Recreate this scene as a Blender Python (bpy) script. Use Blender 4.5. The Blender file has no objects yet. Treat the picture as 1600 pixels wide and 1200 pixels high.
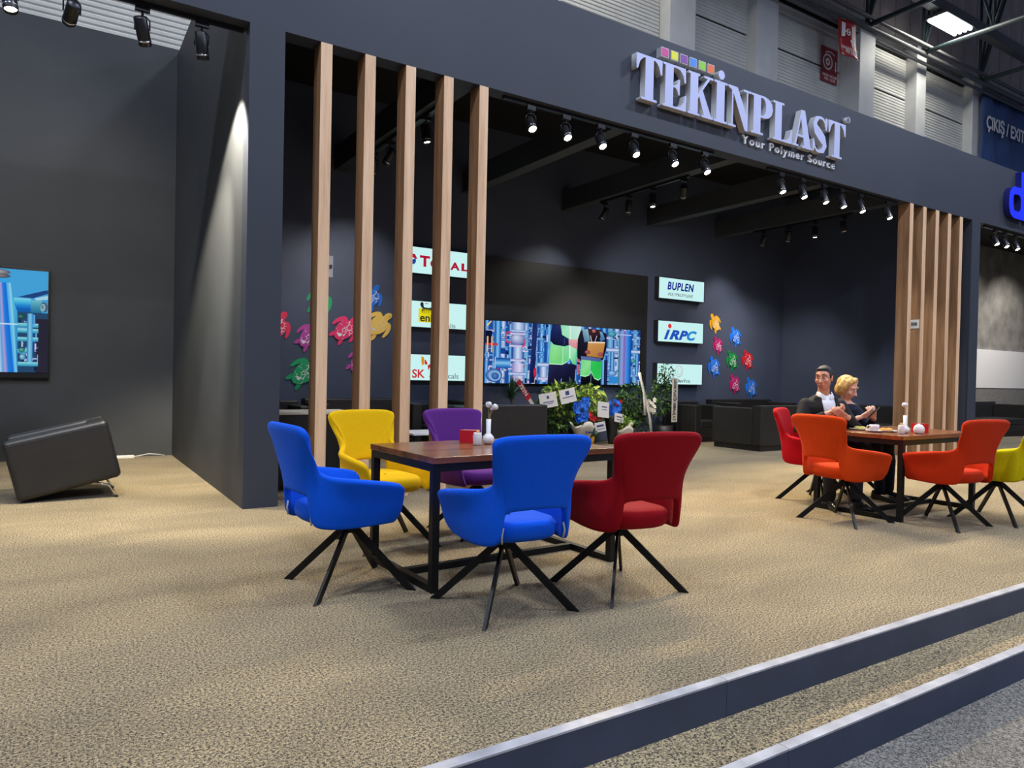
import bpy, bmesh, math, random
from mathutils import Vector, Matrix

scene = bpy.context.scene
COL = scene.collection
PI = math.pi
R = math.radians

# ------------------------------------------------------------------ camera
cam_data = bpy.data.cameras.new('camera')
cam = bpy.data.objects.new('camera', cam_data)
COL.objects.link(cam)
cam_data.sensor_width = 36.0
cam_data.lens = 1113.8 / 1600.0 * 36.0
cam_data.clip_start = 0.05
cam_data.clip_end = 200.0
YAW, PITCH, ROLL = 0.570169, -0.0123013, 0.0206102
_f = Vector((math.sin(YAW) * math.cos(PITCH), math.cos(YAW) * math.cos(PITCH), math.sin(PITCH)))
_r = Vector((math.cos(YAW), -math.sin(YAW), 0.0))
_u = _r.cross(_f)
_r2 = _r * math.cos(ROLL) + _u * math.sin(ROLL)
_u2 = _u * math.cos(ROLL) - _r * math.sin(ROLL)
_m = Matrix((_r2, _u2, -_f)).transposed().to_4x4()
_m.translation = Vector((0.0, 0.0, 1.21))
cam.matrix_world = _m
scene.camera = cam

# ------------------------------------------------------------------ exposure, world
scene.view_settings.view_transform = 'Standard'
scene.view_settings.look = 'None'
scene.view_settings.gamma = 1.0
scene.view_settings.exposure = 0.0
scene.view_settings.use_curve_mapping = False
world = bpy.data.worlds.new('hall_air')
scene.world = world
world.use_nodes = True
_bg = world.node_tree.nodes['Background']
_bg.inputs['Color'].default_value = (0.42, 0.55, 1.0, 1)
_bg.inputs['Strength'].default_value = 0.15

# ------------------------------------------------------------------ hall luminaires (rows of high lamps over the aisles)
HALL_LAMPS = [(x, y, 11.4) for y in (-9.0, 1.5) for x in (-10.0, -2.0, 6.0, 14.0, 22.0)]
HALL_W = 600.0
WARM = (1.0, 0.85, 0.60)
NEUTRAL = (1.0, 0.93, 0.84)
SOFT = (1.0, 0.91, 0.74)
COOL = (0.74, 0.82, 1.0)
for _p in HALL_LAMPS:
    _l = bpy.data.lights.new('hall_light', 'AREA')
    _l.shape = 'RECTANGLE'; _l.size = 1.4; _l.size_y = 0.5
    _l.energy = HALL_W; _l.color = COOL
    _o = bpy.data.objects.new('hall_light', _l)
    _o.location = (_p[0], _p[1], _p[2] - 0.08)
    COL.objects.link(_o)

# ------------------------------------------------------------------ mesh helpers
class MB:
    """collects geometry for one mesh"""
    def __init__(self):
        self.v = []; self.f = []; self.mi = []; self.cur = 0; self.sm = []; self.smooth = False
        self.M = None
    def _add(self, vs, fs):
        b = len(self.v)
        for p in vs:
            p = Vector(p)
            if self.M is not None: p = self.M @ p
            self.v.append(p)
        for f in fs:
            self.f.append([i + b for i in f]); self.mi.append(self.cur); self.sm.append(self.smooth)
        return self
    def box(self, x0, x1, y0, y1, z0, z1):
        vs = [(x0,y0,z0),(x1,y0,z0),(x1,y1,z0),(x0,y1,z0),(x0,y0,z1),(x1,y0,z1),(x1,y1,z1),(x0,y1,z1)]
        return self._add(vs, [(0,3,2,1),(4,5,6,7),(0,1,5,4),(1,2,6,5),(2,3,7,6),(3,0,4,7)])
    def bar(self, a, b, w, t, up=(0,0,1)):
        """rectangular bar from a to b: w along the 'up' side, t across"""
        a = Vector(a); b = Vector(b); d = (b - a).normalized()
        s = d.cross(Vector(up))
        if s.length < 1e-5: s = d.cross(Vector((1,0,0)))
        s.normalize(); n = s.cross(d).normalized()
        vs = []
        for p in (a, b):
            for i, j in ((-1,-1),(1,-1),(1,1),(-1,1)):
                vs.append(p + s * (i * t / 2) + n * (j * w / 2))
        return self._add(vs, [(3,2,1,0),(4,5,6,7),(0,1,5,4),(1,2,6,5),(2,3,7,6),(3,0,4,7)])
    def prism(self, poly, f0, f1):
        """poly: 2D points; f0/f1 map a 2D point to 3D for the two caps"""
        n = len(poly)
        vs = [f0(p) for p in poly] + [f1(p) for p in poly]
        fs = [tuple(range(n - 1, -1, -1)), tuple(range(n, 2 * n))]
        for i in range(n):
            j = (i + 1) % n
            fs.append((i, j, n + j, n + i))
        return self._add(vs, fs)
    def tube(self, pts, r, n=8, cap=True):
        pts = [Vector(p) for p in pts]
        rs = r if isinstance(r, (list, tuple)) else [r] * len(pts)
        vs = []; prev = None
        for i, p in enumerate(pts):
            if i == 0: d = pts[1] - p
            elif i == len(pts) - 1: d = p - pts[i - 1]
            else: d = (pts[i + 1] - pts[i - 1])
            d.normalize()
            if prev is None:
                s = d.cross(Vector((0,0,1)))
                if s.length < 1e-3: s = d.cross(Vector((1,0,0)))
            else:
                s = prev - d * prev.dot(d)
            s.normalize(); prev = s
            t = d.cross(s)
            for k in range(n):
                a = 2 * PI * k / n
                vs.append(p + (s * math.cos(a) + t * math.sin(a)) * rs[i])
        fs = []
        for i in range(len(pts) - 1):
            for k in range(n):
                k2 = (k + 1) % n
                fs.append((i*n+k, i*n+k2, (i+1)*n+k2, (i+1)*n+k))
        if cap:
            fs.append(tuple(range(n - 1, -1, -1))); m = (len(pts) - 1) * n
            fs.append(tuple(range(m, m + n)))
        s0 = self.smooth; self.smooth = True
        self._add(vs, fs); self.smooth = s0
        return self
    def lathe(self, prof, n=20, c=(0,0,0), cap=True):
        vs = []; c = Vector(c)
        for r, z in prof:
            for k in range(n):
                a = 2 * PI * k / n
                vs.append(c + Vector((r * math.cos(a), r * math.sin(a), z)))
        fs = []
        for i in range(len(prof) - 1):
            for k in range(n):
                k2 = (k + 1) % n
                fs.append((i*n+k, i*n+k2, (i+1)*n+k2, (i+1)*n+k))
        if cap:
            fs.append(tuple(range(n - 1, -1, -1))); m = (len(prof) - 1) * n
            fs.append(tuple(range(m, m + n)))
        s0 = self.smooth; self.smooth = True
        self._add(vs, fs); self.smooth = s0
        return self
    def grid(self, rows, close_u=False, flip=False):
        nu = len(rows[0]); nv = len(rows)
        vs = [p for row in rows for p in row]; fs = []
        for i in range(nv - 1):
            for k in range(nu if close_u else nu - 1):
                k2 = (k + 1) % nu
                q = (i*nu+k, i*nu+k2, (i+1)*nu+k2, (i+1)*nu+k)
                fs.append(q[::-1] if flip else q)
        s0 = self.smooth; self.smooth = True
        self._add(vs, fs); self.smooth = s0
        return self
    def ball(self, c, r, n=10, m=7, sc=(1,1,1)):
        rows = []
        for i in range(m + 1):
            t = PI * i / m
            rr = max(math.sin(t), 0.001)
            rows.append([Vector(c) + Vector((r*sc[0]*rr*math.cos(2*PI*k/n), r*sc[1]*rr*math.sin(2*PI*k/n), -r*sc[2]*math.cos(t))) for k in range(n)])
        return self.grid(rows, close_u=True)
    def mesh(self, name, mats):
        me = bpy.data.meshes.new(name)
        me.from_pydata([tuple(p) for p in self.v], [], self.f)
        if not isinstance(mats, (list, tuple)): mats = [mats]
        for m in mats: me.materials.append(m)
        me.polygons.foreach_set('material_index', self.mi)
        me.polygons.foreach_set('use_smooth', self.sm)
        me.update()
        return me
    def build(self, name, mats, parent=None, bevel=0.0, seg=2, sub=0, solid=0.0, loc=None):
        return link(name, self.mesh(name, mats), parent, bevel, seg, sub, solid, loc)

def link(name, me, parent=None, bevel=0.0, seg=2, sub=0, solid=0.0, loc=None):
    o = bpy.data.objects.new(name, me)
    COL.objects.link(o)
    if parent is not None: o.parent = parent
    if loc is not None: o.location = loc
    if solid:
        m = o.modifiers.new('thick', 'SOLIDIFY'); m.thickness = solid; m.offset = 0.0
    if bevel:
        m = o.modifiers.new('round', 'BEVEL'); m.width = bevel; m.segments = seg; m.limit_method = 'ANGLE'; m.angle_limit = R(40)
        m.harden_normals = False
    if sub:
        m = o.modifiers.new('soft', 'SUBSURF'); m.levels = sub; m.render_levels = sub
    return o

def tag(o, label=None, cat=None, group=None, kind=None):
    if label: o['label'] = label
    if cat: o['category'] = cat
    if group: o['group'] = group
    if kind: o['kind'] = kind
    return o

def thing(name, label, cat, loc=(0,0,0), rz=0.0, group=None):
    o = bpy.data.objects.new(name, None)
    COL.objects.link(o)
    o.empty_display_size = 0.1
    o.location = loc; o.rotation_euler = (0, 0, rz)
    return tag(o, label, cat, group)

def struct(o, label=None):
    o['kind'] = 'structure'
    if label: o['label'] = label
    return o

def copy_tree(o, parent=None):
    c = o.copy(); COL.objects.link(c)
    if parent is not None: c.parent = parent
    for ch in list(o.children): copy_tree(ch, c)
    return c

def put(root, loc, rz=0.0, label=None, group=None):
    root.location = loc; root.rotation_euler = (0, 0, rz)
    if label: root['label'] = label
    if group: root['group'] = group
    return root

def text_mesh(body, size, extrude=0.0, offset=0.0, shear=0.0, spacing=1.0, align='CENTER', xs=1.0):
    """lettering as a mesh in the XY plane (origin on the baseline)"""
    cu = bpy.data.curves.new('lettering', 'FONT')
    cu.body = body; cu.size = size; cu.extrude = extrude; cu.offset = offset; cu.shear = shear
    cu.space_character = spacing; cu.align_x = align; cu.resolution_u = 4
    o = bpy.data.objects.new('lettering', cu)
    COL.objects.link(o)
    bpy.context.view_layer.update()
    dg = bpy.context.evaluated_depsgraph_get()
    me = bpy.data.meshes.new_from_object(o.evaluated_get(dg))
    bpy.data.objects.remove(o); bpy.data.curves.remove(cu)
    if xs != 1.0:
        for v in me.vertices: v.co.x *= xs
    return me

def flat_curve_mesh(splines, extrude):
    cu = bpy.data.curves.new('outline', 'CURVE'); cu.dimensions = '2D'; cu.fill_mode = 'BOTH'; cu.extrude = extrude
    for pts in splines:
        s = cu.splines.new('POLY'); s.points.add(len(pts) - 1); s.use_cyclic_u = True
        for i, p in enumerate(pts): s.points[i].co = (p[0], p[1], 0, 1)
    o = bpy.data.objects.new('outline', cu); COL.objects.link(o)
    bpy.context.view_layer.update()
    dg = bpy.context.evaluated_depsgraph_get()
    me = bpy.data.meshes.new_from_object(o.evaluated_get(dg))
    bpy.data.objects.remove(o); bpy.data.curves.remove(cu)
    return me

FRONT = Matrix.Rotation(PI / 2, 4, 'X')          # XY lettering -> upright, read from -Y

def place_mesh(me, M):
    me.transform(M); me.update(); return me

# ------------------------------------------------------------------ materials
def srgb(r, g, b):
    def c(x):
        x /= 255.0
        return x / 12.92 if x <= 0.04045 else ((x + 0.055) / 1.055) ** 2.4
    return (c(r), c(g), c(b))

def pbr(name, col, rough=0.5, metal=0.0, noise=None, bump=None, spec=0.5, stretch=None, emit=None, sheen=0.0, coat=0.0):
    m = bpy.data.materials.new(name); m.use_nodes = True
    nt = m.node_tree; b = nt.nodes['Principled BSDF']
    b.inputs['Base Color'].default_value = (*col, 1)
    b.inputs['Roughness'].default_value = rough
    b.inputs['Metallic'].default_value = metal
    b.inputs['Specular IOR Level'].default_value = spec
    if sheen:
        b.inputs['Sheen Weight'].default_value = sheen
        b.inputs['Sheen Roughness'].default_value = 0.4
        b.inputs['Sheen Tint'].default_value = (*[min(1.0, c * 1.2 + 0.1) for c in col], 1)
    if coat: b.inputs['Coat Weight'].default_value = coat
    if emit:
        b.inputs['Emission Color'].default_value = (*emit[0], 1); b.inputs['Emission Strength'].default_value = emit[1]
    def coords(sc):
        tc = nt.nodes.new('ShaderNodeTexCoord'); mp = nt.nodes.new('ShaderNodeMapping')
        mp.inputs['Scale'].default_value = sc
        nt.links.new(tc.outputs['Object'], mp.inputs['Vector'])
        return mp.outputs['Vector']
    if noise:
        sc, amt = noise[0], noise[1]
        det = noise[2] if len(noise) > 2 else 4.0
        st = stretch or (1, 1, 1)
        nz = nt.nodes.new('ShaderNodeTexNoise'); nz.inputs['Scale'].default_value = sc; nz.inputs['Detail'].default_value = det
        nt.links.new(coords(st), nz.inputs['Vector'])
        mx = nt.nodes.new('ShaderNodeMix'); mx.data_type = 'RGBA'
        mx.inputs[6].default_value = (*[c * (1 - amt) for c in col], 1)
        mx.inputs[7].default_value = (*[min(1, c * (1 + amt)) for c in col], 1)
        rp = nt.nodes.new('ShaderNodeMapRange'); rp.inputs[1].default_value = 0.3; rp.inputs[2].default_value = 0.7
        nt.links.new(nz.outputs['Fac'], rp.inputs[0]); nt.links.new(rp.outputs[0], mx.inputs[0])
        nt.links.new(mx.outputs[2], b.inputs['Base Color'])
    if bump:
        nz = nt.nodes.new('ShaderNodeTexNoise'); nz.inputs['Scale'].default_value = bump[0]; nz.inputs['Detail'].default_value = 3.0
        nt.links.new(coords(stretch or (1, 1, 1)), nz.inputs['Vector'])
        bp = nt.nodes.new('ShaderNodeBump'); bp.inputs['Strength'].default_value = bump[1]; bp.inputs['Distance'].default_value = 0.01
        nt.links.new(nz.outputs['Fac'], bp.inputs['Height']); nt.links.new(bp.outputs['Normal'], b.inputs['Normal'])
    return m

def emission(name, col, strength):
    m = bpy.data.materials.new(name); m.use_nodes = True
    nt = m.node_tree; nt.nodes.clear()
    e = nt.nodes.new('ShaderNodeEmission'); o = nt.nodes.new('ShaderNodeOutputMaterial')
    e.inputs['Color'].default_value = (*col, 1); e.inputs['Strength'].default_value = strength
    nt.links.new(e.outputs[0], o.inputs['Surface'])
    return m

def picture(name, strength):
    """lit screen: the picture's own colours come from a colour attribute"""
    m = bpy.data.materials.new(name); m.use_nodes = True
    nt = m.node_tree; nt.nodes.clear()
    a = nt.nodes.new('ShaderNodeAttribute'); a.attribute_name = 'print'
    e = nt.nodes.new('ShaderNodeEmission'); o = nt.nodes.new('ShaderNodeOutputMaterial')
    e.inputs['Strength'].default_value = strength
    nt.links.new(a.outputs['Color'], e.inputs['Color']); nt.links.new(e.outputs[0], o.inputs['Surface'])
    return m

def carpet(name, dark, light, tint_scale):
    m = bpy.data.materials.new(name); m.use_nodes = True
    nt = m.node_tree; N = nt.nodes.new; L = nt.links.new
    b = nt.nodes['Principled BSDF']; b.inputs['Roughness'].default_value = 0.95; b.inputs['Specular IOR Level'].default_value = 0.1
    b.inputs['Sheen Weight'].default_value = 0.15
    tc = N('ShaderNodeTexCoord')
    n1 = N('ShaderNodeTexNoise'); n1.inputs['Scale'].default_value = 210.0; n1.inputs['Detail'].default_value = 2.0
    n2 = N('ShaderNodeTexNoise'); n2.inputs['Scale'].default_value = 95.0; n2.inputs['Detail'].default_value = 3.0
    n3 = N('ShaderNodeTexNoise'); n3.inputs['Scale'].default_value = tint_scale; n3.inputs['Detail'].default_value = 5.0; n3.inputs['Distortion'].default_value = 0.6
    mp = N('ShaderNodeMapping'); mp.inputs['Scale'].default_value = (0.55, 1.3, 1)
    L(tc.outputs['Object'], n1.inputs['Vector']); L(tc.outputs['Object'], n2.inputs['Vector'])
    L(tc.outputs['Object'], mp.inputs['Vector']); L(mp.outputs['Vector'], n3.inputs['Vector'])
    a = N('ShaderNodeMath'); a.operation = 'ADD'; L(n1.outputs['Fac'], a.inputs[0]); L(n2.outputs['Fac'], a.inputs[1])
    mr = N('ShaderNodeMapRange'); mr.inputs[1].default_value = 0.82; mr.inputs[2].default_value = 1.21
    L(a.outputs[0], mr.inputs[0])
    mx = N('ShaderNodeMix'); mx.data_type = 'RGBA'
    mx.inputs[6].default_value = (*dark, 1); mx.inputs[7].default_value = (*light, 1)
    L(mr.outputs[0], mx.inputs[0])
    # trodden pile: soft patches where the pile lies another way
    mr3 = N('ShaderNodeMapRange'); mr3.inputs[1].default_value = 0.35; mr3.inputs[2].default_value = 0.68
    mr3.inputs[3].default_value = 0.80; mr3.inputs[4].default_value = 1.12
    L(n3.outputs['Fac'], mr3.inputs[0])
    vm = N('ShaderNodeVectorMath'); vm.operation = 'SCALE'
    L(mx.outputs[2], vm.inputs[0]); L(mr3.outputs[0], vm.inputs['Scale'])
    L(vm.outputs['Vector'], b.inputs['Base Color'])
    bp = N('ShaderNodeBump'); bp.inputs['Strength'].default_value = 0.6; bp.inputs['Distance'].default_value = 0.012
    L(a.outputs[0], bp.inputs['Height']); L(bp.outputs['Normal'], b.inputs['Normal'])
    return m

def wood(name, c1, c2, c3, grain, rough=0.45, axis='Z', coat=0.0, knots=0.5):
    m = bpy.data.materials.new(name); m.use_nodes = True
    nt = m.node_tree; N = nt.nodes.new; L = nt.links.new
    b = nt.nodes['Principled BSDF']; b.inputs['Roughness'].default_value = rough
    b.inputs['Coat Weight'].default_value = coat; b.inputs['Coat Roughness'].default_value = 0.15
    tc = N('ShaderNodeTexCoord'); mp = N('ShaderNodeMapping'); oi = N('ShaderNodeObjectInfo')
    sc = {'Z': (grain, grain, grain * 0.06), 'X': (grain * 0.06, grain, grain), 'Y': (grain, grain * 0.06, grain)}[axis]
    mp.inputs['Scale'].default_value = sc
    ad = N('ShaderNodeVectorMath'); ad.operation = 'ADD'
    vm = N('ShaderNodeVectorMath'); vm.operation = 'SCALE'; vm.inputs['Scale'].default_value = 7.3
    L(oi.outputs['Location'], vm.inputs[0])
    L(tc.outputs['Object'], ad.inputs[0]); L(vm.outputs['Vector'], ad.inputs[1])
    L(ad.outputs['Vector'], mp.inputs['Vector'])
    n1 = N('ShaderNodeTexNoise'); n1.inputs['Scale'].default_value = 1.0; n1.inputs['Detail'].default_value = 6.0; n1.inputs['Distortion'].default_value = knots
    L(mp.outputs['Vector'], n1.inputs['Vector'])
    n2 = N('ShaderNodeTexNoise'); n2.inputs['Scale'].default_value = 6.0; n2.inputs['Detail'].default_value = 3.0
    L(mp.outputs['Vector'], n2.inputs['Vector'])
    cr = N('ShaderNodeValToRGB')
    e = cr.color_ramp.elements
    e[0].position = 0.30; e[0].color = (*c1, 1); e[1].position = 0.72; e[1].color = (*c3, 1)
    k = e.new(0.5); k.color = (*c2, 1)
    mt = N('ShaderNodeMath'); mt.operation = 'MULTIPLY_ADD'; mt.inputs[1].default_value = 0.35
    L(n2.outputs['Fac'], mt.inputs[0])
    m2 = N('ShaderNodeMath'); m2.operation = 'MULTIPLY_ADD'; m2.inputs[1].default_value = 0.75; m2.inputs[2].default_value = -0.05
    L(n1.outputs['Fac'], m2.inputs[0]); L(m2.outputs[0], mt.inputs[2])
    L(mt.outputs[0], cr.inputs['Fac']); L(cr.outputs['Color'], b.inputs['Base Color'])
    return m

M = {}
M['wall'] = pbr('anthracite_paint', (0.060, 0.064, 0.068), 0.62, noise=(1.3, 0.10), bump=(60, 0.05), spec=0.3)
M['wall_blue_lit'] = pbr('anthracite_paint_blue_lit', (0.064, 0.080, 0.130), 0.6, noise=(1.3, 0.08), bump=(60, 0.05), spec=0.3)  # same dark grey paint, with the hall's bluish light put into the colour
M['front'] = pbr('slate_blue_paint', (0.041, 0.047, 0.062), 0.55, noise=(0.9, 0.06), bump=(80, 0.04), spec=0.35)
M['ceil'] = pbr('black_ceiling_cloth', (0.006, 0.006, 0.008), 0.9)
M['beam'] = pbr('dark_beam_paint', (0.050, 0.055, 0.064), 0.6, noise=(2.0, 0.08))
M['black_panel'] = pbr('black_panel', (0.012, 0.012, 0.013), 0.55)
M['carpet'] = carpet('taupe_carpet', (0.014, 0.011, 0.006), (0.58, 0.445, 0.24), 1.6)
M['carpet2'] = carpet('grey_hall_carpet', (0.025, 0.024, 0.021), (0.34, 0.31, 0.26), 1.2)
M['riser'] = pbr('slate_step_paint', (0.040, 0.055, 0.096), 0.5, noise=(3.0, 0.12), bump=(25, 0.08))
M['nosing'] = pbr('grey_nosing', (0.42, 0.41, 0.42), 0.4, noise=(8.0, 0.25))
M['slat'] = wood('oak_slat_shaded', srgb(120, 86, 56), srgb(156, 116, 80), srgb(184, 144, 104), 9.0, 0.5)  # same oak as the faces, shade on the sides darkened into the colour
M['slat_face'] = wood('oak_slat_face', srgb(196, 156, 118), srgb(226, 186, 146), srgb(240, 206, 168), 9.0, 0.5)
M['walnut'] = wood('walnut_top', srgb(74, 38, 18), srgb(112, 62, 32), srgb(146, 88, 48), 7.0, 0.26, 'X', coat=0.2)
M['black_metal'] = pbr('black_powder_coat', (0.006, 0.006, 0.0065), 0.45, spec=0.25)
M['lamp_black'] = pbr('lamp_black', (0.010, 0.010, 0.011), 0.35)
M['chrome'] = pbr('chrome', (0.75, 0.75, 0.76), 0.15, 1.0)
M['lens'] = emission('lamp_lens', (1.0, 0.90, 0.72), 30.0)
M['lens_cool'] = emission('tube_lens', (0.92, 0.97, 1.0), 14.0)
M['leather'] = pbr('black_leatherette', (0.019, 0.018, 0.017), 0.42, noise=(6, 0.15), bump=(120, 0.06))
M['white'] = pbr('white_ceramic', (0.78, 0.77, 0.74), 0.25)
M['white_matt'] = pbr('white_panel', (0.72, 0.72, 0.73), 0.5)
M['letter_face'] = pbr('letter_face', (0.50, 0.54, 0.80), 0.4)
M['letter_side'] = pbr('letter_side', (0.50, 0.50, 0.50), 0.45)
M['letter_white'] = pbr('letter_white', (0.75, 0.75, 0.78), 0.4)

# ================================================================== THE SETTING
ZF, ZT = 4.20, 5.36            # fascia bottom / top
YF, YFB, YB = 6.44, 6.64, 10.40  # front plane, back of fascia, back wall

struct(MB().box(-10, 36, 1.935, 12.1, -0.145, 0.0).build('floor', M['carpet']), 'speckled taupe carpet of the raised stand floor')
struct(MB().box(-10, 36, 1.645, 1.935, -0.29, -0.145).build('floor_step', M['carpet']), 'carpeted tread of the lower step')
struct(MB().box(-25, 45, -16, 12.6, -0.40, -0.29).build('floor_hall', M['carpet2']), 'grey speckled carpet of the hall aisle')

def riser(name, y, z, label):
    root = bpy.data.objects.new(name, None); COL.objects.link(root); struct(root, label)
    root.location = (0, y, z)
    L = 2.44; x = 2.284 - 5 * L
    bm_ = MB().box(0.001, L - 0.001, -0.018, 0.0, -0.145, -0.002).mesh('riser_board', M['riser'])
    nm_ = MB().box(0.0015, L - 0.0015, -0.020, 0.026, -0.004, 0.005).mesh('nosing_strip', M['nosing'])
    while x < 34:
        link('riser_board', bm_, root, loc=(x, 0, 0)); link('nosing_strip', nm_, root, bevel=0.0015, loc=(x, 0, 0)); x += L
    return root
riser('trim_1', 1.935, 0.0, 'slate blue step riser with pale worn nosing, upper step')
riser('trim_2', 1.645, -0.145, 'slate blue step riser with pale worn nosing, lower step')

# front wall of the stand: fascia with two posts, one painted piece
struct(MB().box(-10, 36, YF, YFB, ZF, ZT).build('wall_front', M['front']), 'slate grey fascia over the open stand')
struct(MB().box(1.38, 1.68, YF, YFB, 0, ZF).build('pillar_1', M['front']), 'slate grey post between the bay and the slats')
struct(MB().box(13.97, 14.28, YF, YFB, 0, ZF).build('pillar_2', M['front']), 'slate grey far pillar beside the last slats')
struct(MB().box(1.38, 1.68, YFB, 10.9, 0, 5.55).build('wall_left', M['wall']), 'dark grey partition wall beside the tilted armchair')
struct(MB().box(-10, 1.68, 10.9, 11.0, 0, 5.62).build('wall_rear', M['wall']), 'dark grey wall behind the tilted armchair')
struct(MB().box(1.68, 13.97, YB, YB + 0.1, 0, ZT).build('wall_back', M['wall_blue_lit']), 'dark wall carrying the screen and light boxes')
struct(MB().box(13.97, 14.28, YFB, YB + 0.1, 0, ZT).build('wall_right', M['wall_blue_lit']), 'dark side wall of the stand')
struct(MB().box(1.68, 14.28, YFB, YB + 0.1, ZT, ZT + 0.05).build('ceiling', M['ceil']), 'black ceiling over the lounge')
# ceiling beams
for i, x in enumerate((3.56, 5.72, 7.76, 9.83, 11.76)):
    struct(MB().box(x - 0.10, x + 0.10, YFB, YB, ZF, ZF + 0.34).build('beam_%d' % (i + 1), M['beam']), 'dark painted ceiling beam')

# ---- wooden slats
SLAT_L = (2.00, 2.42, 2.835, 3.25, 3.66)
SLAT_R = (11.89, 12.30, 12.71, 13.12, 13.53)
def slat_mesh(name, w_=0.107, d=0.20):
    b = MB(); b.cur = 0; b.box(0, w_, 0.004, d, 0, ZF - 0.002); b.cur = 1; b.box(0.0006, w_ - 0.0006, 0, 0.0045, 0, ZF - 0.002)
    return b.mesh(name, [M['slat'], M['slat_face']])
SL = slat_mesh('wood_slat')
ORD = ('first', 'second', 'third', 'fourth', 'fifth')
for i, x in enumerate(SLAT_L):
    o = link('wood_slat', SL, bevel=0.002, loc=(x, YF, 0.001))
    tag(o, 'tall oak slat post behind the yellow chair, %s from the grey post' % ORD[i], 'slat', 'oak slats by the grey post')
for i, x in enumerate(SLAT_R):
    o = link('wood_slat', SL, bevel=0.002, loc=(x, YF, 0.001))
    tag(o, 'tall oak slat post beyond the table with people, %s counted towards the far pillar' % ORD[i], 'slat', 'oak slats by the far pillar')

# ---- neighbouring stand
M['concrete'] = pbr('grey_concrete_print', (0.22, 0.215, 0.205), 0.8, noise=(2.2, 0.35, 9.0), bump=(14, 0.25))
M['speckle'] = pbr('speckled_stone', (0.17, 0.17, 0.165), 0.8, noise=(45, 0.6, 3.0))
struct(MB().box(14.28, 36, YB, YB + 0.1, 0, ZT).build('wall_neighbour', M['concrete']), 'mottled grey wall of the neighbouring stand')
struct(MB().box(14.28, 36, YFB, YB, ZT, ZT + 0.05).build('ceiling_neighbour', M['ceil']), 'black ceiling of the neighbouring stand')
struct(MB().box(18, 34, YB - 0.05, YB - 0.005, 0.0, 1.115).build('trim_3', M['speckle'], bevel=0.004), 'speckled grey dado under the white band')
o = MB().box(18, 34, YB - 0.07, YB - 0.005, 1.12, 2.27).build('wall_panel', M['white_matt'], bevel=0.005)
tag(o, 'long blank white panel on the neighbouring grey wall', 'panel')

# ---- exhibition hall behind the stand
M['hall_wall'] = pbr('hall_cladding', (0.30, 0.28, 0.26), 0.7, noise=(1.5, 0.2))
M['shutter'] = pbr('white_shutter', (0.62, 0.61, 0.57), 0.5, noise=(2.0, 0.08))
M['column'] = pbr('white_column', (0.60, 0.60, 0.59), 0.5, noise=(3.0, 0.06))
M['dark_steel'] = pbr('teal_dark_steel', (0.030, 0.050, 0.055), 0.5)
M['grey_steel'] = pbr('grey_pipe', (0.13, 0.13, 0.13), 0.45)
M['brown_panel'] = pbr('brown_roof_panel', (0.50, 0.42, 0.38), 0.8, noise=(1.0, 0.25))
YH = 12.05
struct(MB().box(-12, 45, YH + 0.08, YH + 0.3, -0.29, 18).build('wall_hall', M['hall_wall']), 'pale cladding of the exhibition hall')
struct(MB().box(-12, 45, 4.0, YH + 0.3, 18.0, 18.2).build('ceiling_hall', M['brown_panel']), 'dim roof of the exhibition hall')
up = bpy.data.objects.new('wall_upper', None); COL.objects.link(up); struct(up, 'brownish roof panels above the shutters')
up.location = (0, YH, 11.5)
pm = MB().box(0.012, 0.80, -0.02, 0.06, 0, 4.2).mesh('panel', M['brown_panel'])
for i in range(38):
    link('panel', pm, up, bevel=0.006, loc=(8.0 + i * 0.82, 0, 0))
# roller shutters, each with two sections
def ribs(x0, x1, z0, z1, pitch=0.085):
    b = MB(); n = max(2, int((z1 - z0) / pitch)); h = (z1 - z0) / n; prof = [(0.0, z0)]
    for i in range(n):
        a = z0 + i * h
        prof += [(-0.018, a + h * 0.25), (-0.018, a + h * 0.75), (0.0, a + h)]
    rows = [[(x0, YH + y, z), (x1, YH + y, z)] for y, z in prof]
    b.grid(rows); b.sm = [False] * len(b.f)
    return b
BAYS = [(-7.6, -4.4), (-4.0, 1.95), (2.35, 5.0), (5.4, 8.1), (8.5, 11.5), (12.33, 14.49), (15.3, 18.38), (19.10, 22.0), (22.1, 25.6), (25.7, 29.6), (30.0, 33.2)]
for i, (a, b_) in enumerate(BAYS):
    d = bpy.data.objects.new('door_%d' % (i + 1), None); COL.objects.link(d); struct(d, 'white ribbed roller shutter of the hall')
    ribs(a, b_, 4.6, 9.82).build('panel', M['shutter'], d)
    ribs(a, b_, 9.86, 11.05).build('panel', M['shutter'], d)
    MB().box(a, b_, YH - 0.06, YH + 0.02, 11.1, 11.24).build('shutter_housing', M['lamp_black'], d)
COLS = [(-4.4, -4.0, 11.72), (1.95, 2.35, 11.72), (5.0, 5.4, 11.72), (8.1, 8.5, 11.72), (11.516, 12.33, 11.715), (14.49, 15.3, 11.73), (18.38, 19.10, 11.43), (21.77, 22.30, 11.70), (25.28, 25.86, 11.74), (29.6, 30.0, 11.72)]
for i, (a, b_, y) in enumerate(COLS):
    struct(MB().box(a, b_, y, YH + 0.08, -0.29, 11.4).build('column_%d' % (i + 1), M['column'], bevel=0.01), 'pale steel column of the hall')
# pipes along the top of the shutters
for k, (y, z, r) in enumerate(((11.35, 10.93, 0.075), (11.2, 11.08, 0.055), (11.5, 10.78, 0.05))):
    o = MB().tube([(6, y, z), (18, y, z), (36, y, z)], r, 10).build('ceiling_pipe', M['grey_steel'])
    tag(o, ('thick grey pipe running over the hall shutters', 'slim grey pipe above the thick one over the hall shutters', 'slim grey pipe just under the thick one over the shutters')[k], 'pipe')
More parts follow.
